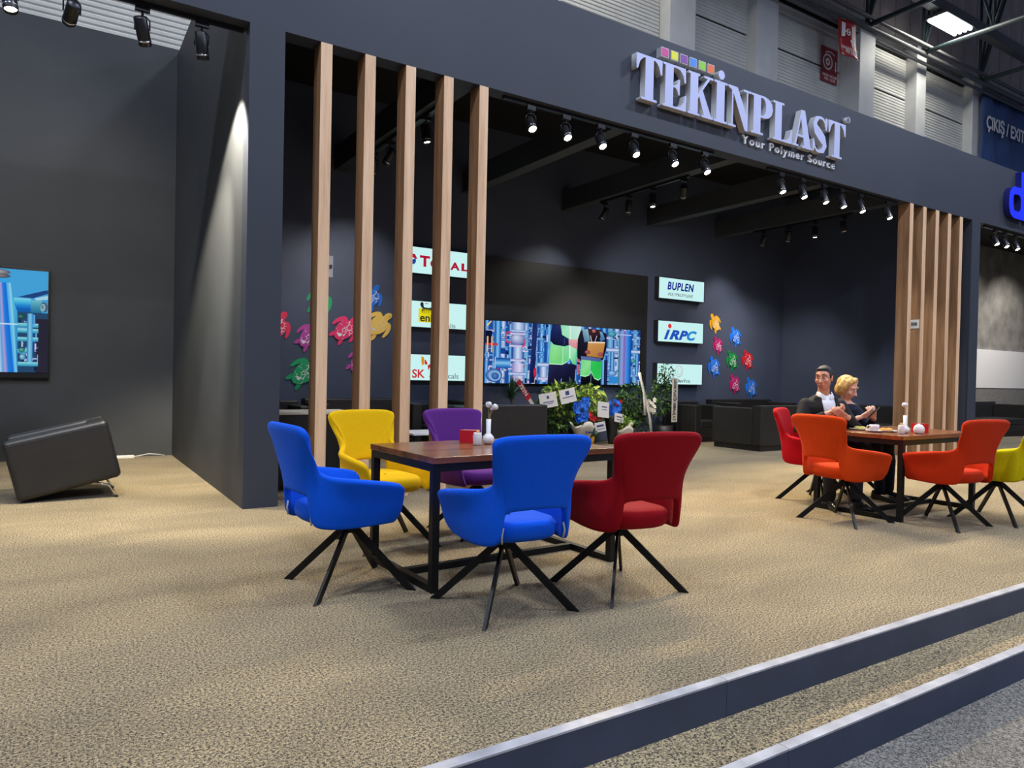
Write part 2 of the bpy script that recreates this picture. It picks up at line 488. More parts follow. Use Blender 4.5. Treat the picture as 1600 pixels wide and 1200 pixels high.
# roof trusses running out from the columns
def truss(x, label):
    t = thing('roof_truss', label, 'truss', (x, 11.4, 10.98), group='roof trusses of the hall')
    n, dy, h = 6, 1.9, 3.2
    MB().tube([(0, 0, 0), (0, -n * dy, 0)], 0.07, 8).build('bottom_chord', M['dark_steel'], t)
    MB().tube([(0, 0, h), (0, -n * dy, h)], 0.07, 8).build('top_chord', M['dark_steel'], t)
    for i in range(n):
        a = -i * dy
        MB().tube([(0, a, 0), (0, a, h)], 0.045, 8).build('web_bar', M['dark_steel'], t)
        MB().tube([(0, a, 0), (0, a - dy * 0.5, h)], 0.04, 8).build('web_bar', M['dark_steel'], t)
        MB().tube([(0, a - dy, 0), (0, a - dy * 0.5, h)], 0.04, 8).build('web_bar', M['dark_steel'], t)
    MB().tube([(0, 0, 0), (1.5, 0.1, h)], 0.045, 8).build('wind_brace', M['dark_steel'], t)
    MB().tube([(0, 0, 0), (0.9, 0.1, h)], 0.04, 8).build('wind_brace', M['dark_steel'], t)
    return t
truss(18.62, 'dark steel roof truss starting above the red fire signs')
truss(21.50, 'dark steel roof truss starting between the two pale shutters')
truss(24.95, 'dark steel roof truss starting above the blue exit banner')
for y, z, lb in ((10.6, 11.94, 'broad dark roof beam carrying the bright tube lamp'), (8.7, 11.95, 'broad dark roof beam in the top corner of the hall')):
    struct(MB().box(8, 40, y - 0.12, y + 0.12, z - 0.28, z + 0.02).build('beam_hall', M['grey_steel']), lb)

# high tube lamp with four tubes, and its row mates over the aisle
def hall_lamp(loc, label, light=False):
    t = thing('hall_lamp', label, 'lamp', loc, group='high bay lamps of the hall')
    MB().box(-0.78, 0.78, -0.30, 0.30, 0.0, 0.10).build('housing', M['grey_steel'], t, bevel=0.01)
    for k in range(4):
        y = -0.21 + k * 0.14
        MB().tube([(-0.72, y, -0.03), (0.72, y, -0.03)], 0.045, 8).build('tube', M['lens_cool'], t)
    MB().tube([(-0.5, 0, 0.1), (-0.5, 0, 0.4)], 0.012, 6).build('hanger', M['grey_steel'], t)
    MB().tube([(0.5, 0, 0.1), (0.5, 0, 0.4)], 0.012, 6).build('hanger', M['grey_steel'], t)
    if light:
        l = bpy.data.lights.new('tube_light', 'AREA'); l.shape = 'RECTANGLE'; l.size = 1.5; l.size_y = 0.55; l.energy = light; l.color = (1.0, 0.96, 0.84)
        lo = bpy.data.objects.new('tube_light', l); COL.objects.link(lo); lo.parent = t; lo.location = (0, 0, -0.09)
    return t
hall_lamp((21.4, 10.6, 11.50), 'bright four tube lamp under the dark roof beam', 105)
for x, nm, en in ((9.0, 'above the company name', 70), (1.0, 'above the tilted armchair', 170)):                                  # further lamps of the same row, above the frame, light the shutters
    hall_lamp((x, 10.6, 11.50), 'four tube lamp of the hall row high ' + nm, en)

# ---- red fire signs and blue exit banner
M['sign_red'] = pbr('fire_sign_red', (0.42, 0.018, 0.025), 0.4)
M['sign_red2'] = pbr('fire_sign_dark_red', (0.24, 0.012, 0.02), 0.4)
M['print_white'] = pbr('white_print', (0.75, 0.73, 0.72), 0.5)
M['banner_blue'] = pbr('exit_banner_blue', (0.035, 0.075, 0.20), 0.55, noise=(0.8, 0.3), bump=(1.2, 0.5))
def poly_obj(name, polys, mat_, parent, y, depth=0.004):
    b = MB()
    for p in polys:
        b.prism(p, lambda q: (q[0], y - depth, q[1]), lambda q: (q[0], y, q[1]))
    return b.build(name, mat_, parent)
def txt(name, body, size, mat_, parent, x, z, y, fit=None, cap=None, **k):
    me = text_mesh(body, size, extrude=0.002, **k)
    if fit:                                            # stretch to a given width (and capital height), centred on x
        xs_ = [v.co.x for v in me.vertices]; ys_ = [v.co.y for v in me.vertices]
        s_ = fit / (max(xs_) - min(xs_)); c_ = (max(xs_) + min(xs_)) / 2
        q_ = cap / max(ys_) if cap else 1.0
        for v in me.vertices: v.co.x = (v.co.x - c_) * s_; v.co.y *= q_
    me.materials.append(mat_)
    place_mesh(me, Matrix.Translation((x, y, z)) @ FRONT)
    return link(name, me, parent)
def disc(cx, cz, r, n=20):
    return [(cx + r * math.cos(2 * PI * i / n), cz + r * math.sin(2 * PI * i / n)) for i in range(n)]
def ring_obj(name, cx, cz, r, w_, mat_, parent, y, sx=1.0, n=28, a0=0, a1=2 * PI):
    b = MB(); rows_ = []
    for i in range(n + 1):
        a = a0 + (a1 - a0) * i / n
        rows_.append([(cx + sx * (r - w_) * math.cos(a), y, cz + (r - w_) * math.sin(a)), (cx + sx * r * math.cos(a), y, cz + r * math.sin(a))])
    b.grid(rows_); return b.build(name, mat_, parent, solid=0.003)
# curved flag sign
YS = 11.30
t = thing('fire_sign', 'red hanging fire cabinet sign with white arrow, bottom edge curling', 'sign', (17.55, YS, 9.78), group='fire signs')
b = MB(); rows_ = []
for i in range(13):
    v = i / 12; z = 1.0 * v
    yy = -0.10 * (1 - v) ** 3
    rows_.append([(-0.40 + 0.80 * k / 6, yy + 0.03 * math.sin(k * 1.1), z - 0.04 * (1 - v) * (k == 0)) for k in range(7)])
b.grid(rows_); b.build('panel', M['sign_red'], t, solid=0.006)
poly_obj('arrow', [[(0.12, 0.85), (0.12, 0.48), (0.06, 0.48), (0.17, 0.30), (0.28, 0.48), (0.22, 0.48), (0.22, 0.85)]], M['print_white'], t, -0.06)
poly_obj('cabinet_pictogram', [[(-0.33, 0.86), (-0.33, 0.48), (-0.17, 0.52), (-0.17, 0.86)]], M['print_white'], t, -0.06)
ring_obj('valve_pictogram', -0.03, 0.66, 0.09, 0.03, M['print_white'], t, -0.062)
poly_obj('pipe_pictogram', [[(-0.17, 0.645), (0.05, 0.645), (0.05, 0.675), (-0.17, 0.675)]], M['print_white'], t, -0.06)
txt('lettering', 'YANGIN', 0.11, M['print_white'], t, -0.19, 0.17, -0.09, xs=0.9)
txt('lettering', 'DOLABI', 0.11, M['print_white'], t, 0.20, 0.17, -0.09, xs=0.9)
txt('lettering', 'FIRE', 0.11, M['print_white'], t, -0.14, 0.06, -0.13)
txt('lettering', 'HOSE', 0.11, M['print_white'], t, 0.15, 0.06, -0.13)
for x in (-0.3, 0.3): MB().tube([(x, 0.02, 1.0), (x, 0.05, 1.10)], 0.008, 6).build('hanger', M['grey_steel'], t)
t = thing('fire_sign', 'dark red fire hose sign with white reel on the shutter', 'sign', (17.85, 11.985, 9.44), group='fire signs')
MB().box(-0.36, 0.36, 0, 0.02, 0, 0.95).build('panel', M['sign_red2'], t, bevel=0.004)
ring_obj('reel_pictogram', -0.09, 0.55, 0.22, 0.05, M['print_white'], t, -0.004)
ring_obj('reel_pictogram', -0.09, 0.55, 0.10, 0.06, M['print_white'], t, -0.004)
ring_obj('hose_pictogram', 0.0, 0.40, 0.45, 0.03, M['print_white'], t, -0.004, a0=R(60), a1=R(120))
poly_obj('arrow', [[(0.25, 0.62), (0.25, 0.42), (0.22, 0.42), (0.27, 0.33), (0.32, 0.42), (0.29, 0.42), (0.29, 0.62)]], M['print_white'], t, -0.001)
txt('lettering', 'YANGIN', 0.10, M['print_white'], t, -0.17, 0.15, -0.002, xs=0.85)
txt('lettering', 'DOLABI', 0.10, M['print_white'], t, 0.18, 0.15, -0.002, xs=0.85)
txt('lettering', 'FIRE', 0.10, M['print_white'], t, -0.14, 0.05, -0.002)
txt('lettering', 'HOSE', 0.10, M['print_white'], t, 0.14, 0.05, -0.002)
t = thing('exit_banner', 'large blue hanging exit banner with white lettering', 'banner', (25.63, 11.62, 7.6), group=None)
b = MB(); rows_ = []
for i in range(17):
    z = 3.3 * i / 16
    rows_.append([(0.25 * k, 0.05 * math.sin(k * 1.3 + z * 0.9) - 0.02 * math.sin(z * 4 + k), z) for k in range(15)])
b.grid(rows_); b.build('cloth', M['banner_blue'], t, solid=0.006)
txt('lettering', '\u00c7IKI\u015e / EXIT', 0.80, M['print_white'], t, 1.5, 2.1, -0.10, fit=2.75, cap=0.45, offset=0.022)
MB().tube([(-0.05, 0, 3.33), (3.55, 0, 3.33)], 0.03, 8).build('rail', M['grey_steel'], t)
for x in (0.2, 3.2):
    MB().tube([(x, 0, 3.33), (x, -0.2, 3.9)], 0.01, 6).build('hanger', M['grey_steel'], t)

# ================================================================== FASCIA SIGN
LZ0, LH = 4.515, 0.525
def sx(pts): return pts
GLYPH = {
 'T': [[(0,1),(1,1),(1,.66),(.94,.66),(.86,.84),(.74,.93),(.66,.945),(.66,.055),(.80,.05),(.80,0),(.20,0),(.20,.05),(.34,.055),(.34,.945),(.26,.93),(.14,.84),(.06,.66),(0,.66)]],
 'E': [[(0,1),(.95,1),(.97,.66),(.91,.66),(.85,.82),(.72,.925),(.55,.95),(.43,.95),(.43,.535),(.52,.545),(.60,.59),(.65,.70),(.71,.70),(.71,.34),(.65,.34),(.60,.44),(.52,.485),(.43,.49),(.43,.05),(.58,.05),(.75,.085),(.88,.2),(.94,.37),(1,.37),(.98,0),(0,0),(0,.05),(.09,.055),(.09,.945),(0,.95)]],
 'K': [[(0,0),(.46,0),(.46,.05),(.385,.055),(.385,.40),(.43,.47),(.64,.055),(.55,.05),(.55,0),(1,0),(1,.05),(.93,.055),(.57,.63),(.86,.945),(.98,.95),(.98,1),(.62,1),(.62,.95),(.75,.94),(.385,.52),(.385,.945),(.46,.95),(.46,1),(0,1),(0,.95),(.08,.945),(.08,.055),(0,.05)]],
 'I': [[(0,0),(1,0),(1,.05),(.80,.055),(.80,.945),(1,.95),(1,1),(0,1),(0,.95),(.18,.945),(.18,.055),(0,.05)]],
 'N': [[(0,0),(.34,0),(.34,.05),(.21,.055),(.21,.83),(.73,-.02),(.86,-.02),(.86,.945),(1,.95),(1,1),(.66,1),(.66,.95),(.80,.945),(.80,.37),(.39,1),(0,1),(0,.95),(.15,.90),(.15,.055),(0,.05)]],
 'P': [[(0,0),(.55,0),(.55,.05),(.43,.055),(.43,.44),(.60,.44),(.80,.475),(.95,.57),(1,.72),(.95,.87),(.80,.965),(.60,1),(0,1),(0,.95),(.10,.945),(.10,.055),(0,.05)],
       [(.43,.945),(.43,.495),(.53,.495),(.62,.54),(.67,.64),(.67,.80),(.62,.90),(.53,.945)]],
 'L': [[(0,0),(.98,0),(1,.38),(.94,.38),(.88,.2),(.76,.085),(.6,.05),(.44,.05),(.44,.945),(.56,.95),(.56,1),(0,1),(0,.95),(.1,.945),(.1,.055),(0,.05)]],
 'A': [[(0,0),(.32,0),(.32,.05),(.205,.055),(.265,.27),(.555,.27),(.61,.055),(.50,.05),(.50,0),(1,0),(1,.05),(.93,.055),(.61,1),(.43,1),(.13,.055),(0,.05)],
       [(.285,.33),(.54,.33),(.42,.78)]],
}
def s_outline():
    c = [(.86,.72,.035),(.80,.87,.035),(.66,.955,.035),(.46,.965,.035),(.27,.89,.085),(.19,.76,.125),(.27,.62,.150),(.50,.495,.160),(.73,.37,.150),(.81,.235,.125),(.72,.10,.085),(.53,.035,.035),(.34,.045,.035),(.20,.13,.035),(.14,.28,.035)]
    le, ri = [], []
    for i, (x, y, w_) in enumerate(c):
        a = c[max(0, i - 1)]; d = c[min(len(c) - 1, i + 1)]
        t = Vector((d[0] - a[0], d[1] - a[1])).normalized(); n = Vector((-t.y, t.x))
        le.append((x + n.x * w_, y + n.y * w_)); ri.append((x - n.x * w_, y - n.y * w_))
    return [le + ri[::-1]]
GLYPH['S'] = s_outline()
sign = thing('company_sign', 'raised pale serif company name with coloured squares on the fascia', 'sign', (5.72, YF, LZ0))
LET = [('T',5.716,6.134),('E',6.149,6.549),('K',6.577,7.028),('I',7.046,7.288),('N',7.312,7.758),('P',7.765,8.205),('L',8.215,8.630),('A',8.632,9.085),('S',9.075,9.455),('T',9.470,9.888)]
for ch, a, b_ in LET:
    me = flat_curve_mesh([[(x * (b_ - a), y * LH) for x, y in sp] for sp in GLYPH[ch]], 0.045)
    if ch == 'S':
        bb = bmesh.new(); bb.from_mesh(me)
        for q in ([(.86,.66),(.93,.66),(.93,1.0),(.88,1.0),(.84,.9)], [(.07,0),(.12,0),(.16,.1),(.14,.34),(.07,.34)]):
            lo = [bb.verts.new((x * (b_ - a), y * LH, -0.0449)) for x, y in q]; hi = [bb.verts.new((x * (b_ - a), y * LH, 0.0449)) for x, y in q]
            bb.faces.new(lo[::-1]); bb.faces.new(hi)
            for i in range(len(q)): bb.faces.new((lo[i], lo[(i+1) % len(q)], hi[(i+1) % len(q)], hi[i]))
        bb.to_mesh(me); bb.free()
    me.materials.clear(); me.materials.append(M['letter_side']); me.materials.append(M['letter_face'])
    for p in me.polygons: p.material_index = 1 if p.normal.z > 0.9 else 0
    place_mesh(me, FRONT)
    link('letter', me, sign, loc=(a - 5.72, -0.05, 0))
bm2 = MB().lathe([(0.058, -0.045), (0.058, 0.045)], 24); md = bm2.mesh('letter_dot', M['letter_side'])
md.materials.append(M['letter_face'])
for p in md.polygons: p.material_index = 1 if p.normal.z > 0.9 else 0; p.use_smooth = False
place_mesh(md, FRONT); link('letter_dot', md, sign, loc=(7.175 - 5.72, -0.05, LH + 0.085))
SQ = [((205, 52, 140), 'pink'), ((226, 226, 20), 'yellow'), ((128, 48, 150), 'purple'), ((45, 135, 225), 'blue'), ((140, 205, 35), 'green'), ((238, 105, 25), 'orange')]
for i, (c, nm) in enumerate(SQ):
    mm = pbr('sign_' + nm, srgb(*c), 0.4)
    s_ = MB(); x = 6.118 - 5.72 + i * 0.161; z = 0.585
    s_.cur = 0; s_.box(x, x + 0.125, -0.085, 0, z, z + 0.115)
    s_.cur = 1; s_.box(x + 0.010, x + 0.115, -0.088, -0.084, z + 0.010, z + 0.105)
    tag(s_.build('square', [M['letter_side'], mm], sign), nm + ' square above the letters')
ring_obj('registered_mark', 9.975 - 5.72, 0.625, 0.048, 0.009, M['letter_face'], sign, -0.078, n=24)
md = MB().lathe([(0.046, -0.035), (0.046, 0.035)], 20).mesh('mark_disc', M['letter_side']); place_mesh(md, FRONT)
link('mark_disc', md, sign, loc=(9.975 - 5.72, -0.036, 0.625))
txt('mark_letter', 'R', 0.075, M['lamp_black'], sign, 9.975 - 5.72, 0.60, -0.073)
# tag line, one object per letter
me = text_mesh('Your Polymer Source', 0.16, extrude=0.012, spacing=1.25, offset=0.0004, align='LEFT')
xs_ = [v.co.x for v in me.vertices]; s_ = (9.745 - 7.69) / (max(xs_) - min(xs_)); x0_ = min(xs_)
for v in me.vertices: v.co.x = (v.co.x - x0_) * s_
place_mesh(me, FRONT)
bb = bmesh.new(); bb.from_mesh(me); bb.verts.ensure_lookup_table(); seen = set(); isl = []
bmesh.ops.remove_doubles(bb, verts=bb.verts, dist=1e-6); bb.verts.ensure_lookup_table()
for v in bb.verts:
    if v.index in seen: continue
    st = [v]; comp = set()
    while st:
        q = st.pop()
        if q in comp: continue
        comp.add(q); seen.add(q.index)
        st += [e.other_vert(q) for e in q.link_edges if e.other_vert(q) not in comp]
    isl.append(comp)
for comp in isl:
    vs = list(comp); ix = {v: i for i, v in enumerate(vs)}
    fs = [[ix[v] for v in f.verts] for f in bb.faces if f.verts[0] in comp]
    if not fs: continue
    m_ = bpy.data.meshes.new('small_letter'); m_.from_pydata([tuple(v.co) for v in vs], [], fs); m_.materials.append(M['letter_white'])
    link('small_letter', m_, sign, loc=(7.69 - 5.72, -0.014, 4.375 - LZ0))
bb.free()
# neighbour's blue sign, the two letters in view
M['blue_letter'] = pbr('blue_lit_letter', (0.01, 0.02, 0.75), 0.35, emit=((0.01, 0.03, 1.0), 0.55))
M['blue_letter_side'] = pbr('blue_letter_side', (0.005, 0.008, 0.12), 0.4)
nb = thing('neighbour_sign', 'bright blue raised letters on the fascia past the far pillar', 'sign', (15.0, YF, 4.40))
def rrect(x0, x1, z0, z1, r, n=6):
    out = []
    for cx, cz, a in ((x1 - r, z1 - r, 0), (x0 + r, z1 - r, 90), (x0 + r, z0 + r, 180), (x1 - r, z0 + r, 270)):
        for i in range(n + 1):
            t_ = R(a + 90 * i / n); out.append((cx + r * math.cos(t_), cz + r * math.sin(t_)))
    return out
def blue_letter(splines, x):
    me = flat_curve_mesh(splines, 0.05); me.materials.clear(); me.materials.append(M['blue_letter_side']); me.materials.append(M['blue_letter'])
    for p in me.polygons: p.material_index = 1 if p.normal.z > 0.9 else 0
    place_mesh(me, FRONT); link('letter', me, nb, loc=(x, -0.055, 0))
bowl = [p for p in rrect(0, 0.62, 0, 0.60, 0.2)]
d_out = [(0.66,0),(0.66,0.92),(0.48,0.92),(0.48,0.60),(0.22,0.60),(0.10,0.56),(0.03,0.48),(0,0.38),(0,0.22),(0.03,0.12),(0.10,0.04),(0.22,0)]
blue_letter([d_out, rrect(0.17, 0.48, 0.14, 0.46, 0.09)], 0.12)
blue_letter([rrect(0, 0.18, 0, 0.60, 0.02)], 0.88)
blue_letter([rrect(0, 0.18, 0.72, 0.90, 0.03)], 0.88)

# ================================================================== LIGHT BOXES
M['box_side'] = pbr('light_box_side', (0.018, 0.02, 0.024), 0.5)
M['box_face'] = emission('light_box_face', (0.60, 0.93, 0.92), 0.95)
def inkmat(name, c): return pbr('ink_' + name, srgb(*c), 0.5, emit=(srgb(*c), 0.45))
INK = {k: inkmat(k, v) for k, v in dict(red=(226, 22, 70), navy=(16, 30, 150), blue=(20, 80, 190), azure=(30, 130, 205), grey=(120, 130, 135), yellow=(248, 232, 0), black=(25, 30, 30), orange=(240, 160, 20), lred=(230, 40, 40), pale=(190, 120, 120)).items()}
def light_box(x0, z1, label):
    t = thing('light_box', label, 'light box', (x0, YB - 0.002, z1 - 0.43), group='light boxes beside the screen')
    MB().box(0, 1.28, -0.12, 0, 0, 0.43).build('housing', M['box_side'], t)
    MB().box(0.012, 1.268, -0.124, -0.12, 0.012, 0.418).build('face', M['box_face'], t)
    return t
def lt(t, body, x0, x1, z, cap, ink, **k):
    txt('lettering', body, 0.2, INK[ink], t, (x0 + x1) / 2 - t.location.x, z - t.location.z, -0.126, fit=x1 - x0, cap=cap, **k)
def lp(name, t, polys, ink):
    poly_obj(name, [[(x - t.location.x, z - t.location.z) for x, z in p] for p in polys], INK[ink], t, -0.1245, 0.003)
YBX = YB
tb = light_box(4.54, 3.205, 'lit white box with red lettering, topmost of those behind the slats')
lt(tb, 'T', 4.816, 4.991, 2.905, 0.165, 'red', offset=0.008); lt(tb, 'O', 5.00, 5.16, 2.900, 0.125, 'red', offset=0.008); lt(tb, 'T', 5.17, 5.35, 2.900, 0.118, 'red', offset=0.008)
lt(tb, 'A', 5.357, 5.529, 2.900, 0.118, 'red', offset=0.008); lt(tb, 'L', 5.56, 5.70, 2.900, 0.118, 'red', offset=0.008)
lp('emblem', tb, [[(4.775, 3.0), (4.73, 3.08), (4.64, 3.08), (4.70, 3.02)], [(4.64, 3.07), (4.60, 3.0), (4.64, 2.96), (4.69, 3.02)]], 'red')
lp('emblem', tb, [[(4.74, 3.02), (4.75, 2.96), (4.72, 2.92), (4.64, 2.92), (4.67, 2.97)]], 'blue'); lp('emblem', tb, [[(4.63, 2.92), (4.58, 2.97), (4.62, 3.02), (4.65, 2.97)]], 'orange')
tb = light_box(4.54, 2.36, 'lit white box with yellow square emblem, middle one behind the slats')
lp('emblem_square', tb, [[(4.812, 2.02), (5.07, 2.02), (5.07, 2.235), (4.812, 2.235)]], 'yellow')
lt(tb, 'eni', 4.838, 5.05, 2.035, 0.115, 'black', offset=0.004); lt(tb, 'versalis', 5.10, 5.47, 1.955, 0.070, 'grey')
lp('dog_emblem', tb, [[(4.86, 2.19), (4.88, 2.26), (4.98, 2.25), (5.05, 2.265), (5.07, 2.22), (5.04, 2.21), (4.95, 2.215)], [(4.86, 2.25), (4.90, 2.25), (4.89, 2.33), (4.85, 2.335), (4.835, 2.30)]] +
   [[(x, 2.16), (x + 0.012, 2.16), (x + 0.022, 2.225), (x + 0.004, 2.225)] for x in (4.865, 4.895, 4.93, 4.965, 5.00, 5.04)], 'black')
lp('flame', tb, [[(4.90, 2.315), (4.95, 2.325), (4.98, 2.318), (4.95, 2.31)]], 'lred')
tb = light_box(4.54, 1.52, 'lit white box with red and orange butterfly mark, lowest behind the slats')
lt(tb, 'SK', 4.72, 4.942, 1.142, 0.132, 'lred', offset=0.004); lt(tb, 'chemicals', 5.02, 5.546, 1.135, 0.085, 'grey')
lp('butterfly', tb, [[(4.875, 1.485), (4.92, 1.46), (4.925, 1.36), (4.89, 1.33), (4.875, 1.40)]], 'orange')
lp('butterfly', tb, [[(4.93, 1.43), (4.955, 1.42), (4.985, 1.37), (4.96, 1.345), (4.935, 1.36)], [(4.985, 1.34), (5.04, 1.365), (5.06, 1.40), (5.06, 1.33), (5.02, 1.30), (5.0, 1.26)]], 'lred')
tb = light_box(9.97, 3.215, 'lit white box with bold navy slanted lettering, topmost past the screen')
lt(tb, 'BUPLEN', 10.201, 10.942, 2.980, 0.152, 'navy', shear=0.18, offset=0.006, spacing=1.12); lt(tb, 'POLYPROPYLENE', 10.224, 10.924, 2.857, 0.058, 'grey', shear=0.2)
tb = light_box(9.97, 2.36, 'lit white box with blue lettering dotted red, middle one past the screen')
lt(tb, 'I', 10.135, 10.30, 2.000, 0.180, 'blue', shear=0.35, offset=0.012); lt(tb, 'R', 10.28, 10.56, 2.000, 0.180, 'blue', shear=0.35, offset=0.010)
lt(tb, 'P', 10.54, 10.80, 2.000, 0.180, 'blue', shear=0.35, offset=0.010); lt(tb, 'C', 10.77, 11.058, 2.000, 0.185, 'azure', shear=0.35, offset=0.010)
lp('dot', tb, [[(10.288 + 0.047 * math.cos(i * PI / 8), 2.254 + 0.046 * math.sin(i * PI / 8)) for i in range(16)]], 'lred')
tb = light_box(9.97, 1.515, 'lit white box with thin ring mark, lowest past the screen')
lt(tb, 'Hanwha', 10.278, 10.896, 1.132, 0.078, 'grey')
ring_obj('ring_mark', 10.575 - 9.97, 1.357 - 1.085, 0.112, 0.008, INK['pale'], tb, -0.1255, sx=0.95)
ring_obj('ring_mark', 10.585 - 9.97, 1.352 - 1.085, 0.070, 0.006, INK['pale'], tb, -0.1255, sx=0.75, a0=R(100), a1=R(400))

# ================================================================== SCREENS
class Pic:
    def __init__(self, x0, x1, z0, z1, cx0, cx1, cy0, cy1):
        self.a = (x0, x1, z0, z1, cx0, cx1, cy0, cy1); self.v = []; self.f = []; self.c = []; self.k = 0
    def P(self, x, y, off):
        x0, x1, z0, z1, cx0, cx1, cy0, cy1 = self.a
        u = min(1, max(0, (x - cx0) / (cx1 - cx0))); v = min(1, max(0, (y - cy0) / (cy1 - cy0)))
        return (x0 + (x1 - x0) * u, -0.002 - off, z1 + (z0 - z1) * v)
    def poly(self, pts, col):
        self.k += 1; b = len(self.v); off = self.k * 0.000012
        self.v += [self.P(x, y, off) for x, y in pts]; self.f.append(list(range(b, b + len(pts))))
        self.c += [srgb(*c_) for c_ in col] if isinstance(col, list) else [srgb(*col)] * len(pts)
    def rect(self, x0, x1, y0, y1, col): self.poly([(x0, y1), (x1, y1), (x1, y0), (x0, y0)], col)
    def vpipe(self, x0, x1, y0, y1, cols):
        n = len(cols) - 1
        for i in range(n):
            a, b_ = x0 + (x1 - x0) * i / n, x0 + (x1 - x0) * (i + 1) / n
            self.poly([(a, y1), (b_, y1), (b_, y0), (a, y0)], [cols[i], cols[i + 1], cols[i + 1], cols[i]])
    def hpipe(self, x0, x1, y0, y1, cols):
        n = len(cols) - 1
        for i in range(n):
            a, b_ = y0 + (y1 - y0) * i / n, y0 + (y1 - y0) * (i + 1) / n
            self.poly([(x0, b_), (x1, b_), (x1, a), (x0, a)], [cols[i + 1], cols[i + 1], cols[i], cols[i]])
    def ball(self, cx, cy, rx, ry, lit, dark, n=16):
        for i in range(n):
            a, b_ = 2 * PI * i / n, 2 * PI * (i + 1) / n
            self.k += 0 if i else 1; o = len(self.v); off = self.k * 0.000012
            self.v += [self.P(cx + rx * math.cos(t_), cy + ry * math.sin(t_), off) for t_ in (b_, a)] + [self.P(cx - rx * .25, cy - ry * .3, off)]
            self.f.append([o, o + 1, o + 2]); self.c += [srgb(*dark), srgb(*dark), srgb(*lit)]
    def flange(self, x0, x1, y0, y1, c): self.hpipe(x0, x1, y0, y1, c)
    def oval(self, cx, cy, rx, ry, col, n=14): self.poly([(cx + rx * math.cos(2*PI*i/n), cy + ry * math.sin(2*PI*i/n)) for i in range(n)], col)
    def build(self, name, mat_, parent):
        me = bpy.data.meshes.new(name); me.from_pydata(self.v, [], self.f); me.materials.append(mat_)
        at = me.color_attributes.new('print', 'FLOAT_COLOR', 'CORNER')
        i = 0
        for p, fc in zip(me.polygons, self.f):
            for l, vi in zip(p.loop_indices, fc): at.data[l].color = (*self.c[vi], 1)
        return link(name, me, parent)
M['led'] = picture('led_picture', 0.9)
BL = [(20, 56, 140), (48, 128, 206), (140, 200, 240), (66, 146, 220), (26, 78, 168)]
LB = [(84, 108, 172), (152, 180, 226), (214, 228, 248), (166, 192, 234), (92, 124, 190)]
PK = [(128, 124, 184), (188, 186, 230), (224, 218, 244), (168, 168, 218)]
DK = [(10, 16, 46), (28, 44, 96), (12, 20, 58)]
SK = [(70, 130, 190), (130, 190, 228), (90, 150, 205)]
def clutter(pc, rng, x0, x1, y0, y1, n, smin=14, smax=60):
    for _ in range(n):
        x = rng.uniform(x0, x1); y = rng.uniform(y0, y1); s = rng.uniform(smin, smax); t_ = rng.uniform(8, 24)
        c = rng.choice([BL, BL, BL, LB, LB, PK, DK, SK])
        xa, xb = max(x0, x), min(x1, x + s); ya, yb = max(y0, y), min(y1, y + t_)
        k = rng.random()
        if xb - xa < 4 or yb - ya < 4: continue
        if k < 0.42:
            pc.hpipe(xa, xb, ya, yb, c)
            if xb - xa > 30: pc.vpipe(xa, xa + 5, max(y0, ya - 4), min(y1, yb + 4), LB)
        elif k < 0.76: pc.vpipe(xa, min(x1, xa + t_), ya, min(y1, ya + s), c)
        elif k < 0.95: pc.ball(min(x1 - 16, max(x0 + 16, x)), min(y1 - 14, max(y0 + 14, y)), rng.uniform(8, 16), rng.uniform(7, 13), c[len(c) // 2], c[0])
        else: pc.ball(min(x1 - 14, max(x0 + 14, x)), min(y1 - 12, max(y0 + 12, y)), 9, 7, *rng.choice([((240, 70, 90), (150, 20, 50)), ((245, 205, 130), (170, 110, 60)), ((245, 245, 255), (150, 160, 210))]))
led = thing('led_wall', 'wide lit screen showing two people in safety vests among blue pipework', 'screen', (0, YB - 0.002, 0))
MB().box(6.0, 9.75, -0.05, 0, 1.055, 3.20).build('surround', M['black_panel'], led)
MB().box(6.03, 9.62, -0.085, -0.05, 1.06, 2.14).build('cabinet', M['lamp_black'], led)
rng = random.Random(4)
pc = Pic(6.05, 9.54, 1.07, 2.125, 45, 1510, 110, 662)
pc.rect(45, 1510, 110, 662, (34, 78, 160))
for i in range(22):
    x = 45 + i * 66; pc.vpipe(x, x + rng.uniform(26, 62), 110, 662, (BL, SK, LB, BL)[i % 4])
clutter(pc, rng, 45, 600, 110, 662, 190, 24, 90)
clutter(pc, rng, 1105, 1510, 110, 662, 130, 24, 80)
clutter(pc, rng, 820, 905, 400, 662, 24, 14, 40)
pc.rect(45, 100, 200, 320, (14, 20, 52)); pc.rect(160, 215, 350, 400, (24, 66, 150))
pc.vpipe(120, 176, 110, 460, BL); pc.vpipe(262, 378, 112, 190, LB); pc.hpipe(262, 378, 180, 200, LB)
pc.hpipe(130, 258, 436, 525, BL); pc.vpipe(126, 136, 428, 532, LB); pc.ball(122, 592, 70, 60, (140, 190, 235), (34, 78, 160)); pc.ball(130, 596, 50, 45, (40, 84, 160), (150, 195, 235)); pc.ball(134, 600, 30, 30, (90, 140, 205), (30, 70, 150))
pc.ball(318, 262, 66, 54, (214, 222, 246), (104, 116, 178)); pc.hpipe(252, 384, 203, 224, PK); pc.hpipe(246, 390, 313, 334, PK)
pc.vpipe(278, 362, 334, 480, LB); pc.hpipe(258, 380, 440, 464, PK); pc.vpipe(270, 372, 480, 640, PK); pc.hpipe(245, 392, 560, 590, LB)
for q in (R(d) for d in range(60, 300, 24)): pc.ball(246 + 34 * math.cos(q), 250 + 48 * math.sin(q), 8, 8, (240, 90, 120), (190, 30, 80))
for q in (R(d) for d in range(-60, 100, 24)): pc.ball(358 + 24 * math.cos(q), 295 + 32 * math.sin(q), 7, 7, (240, 90, 120), (190, 30, 80))
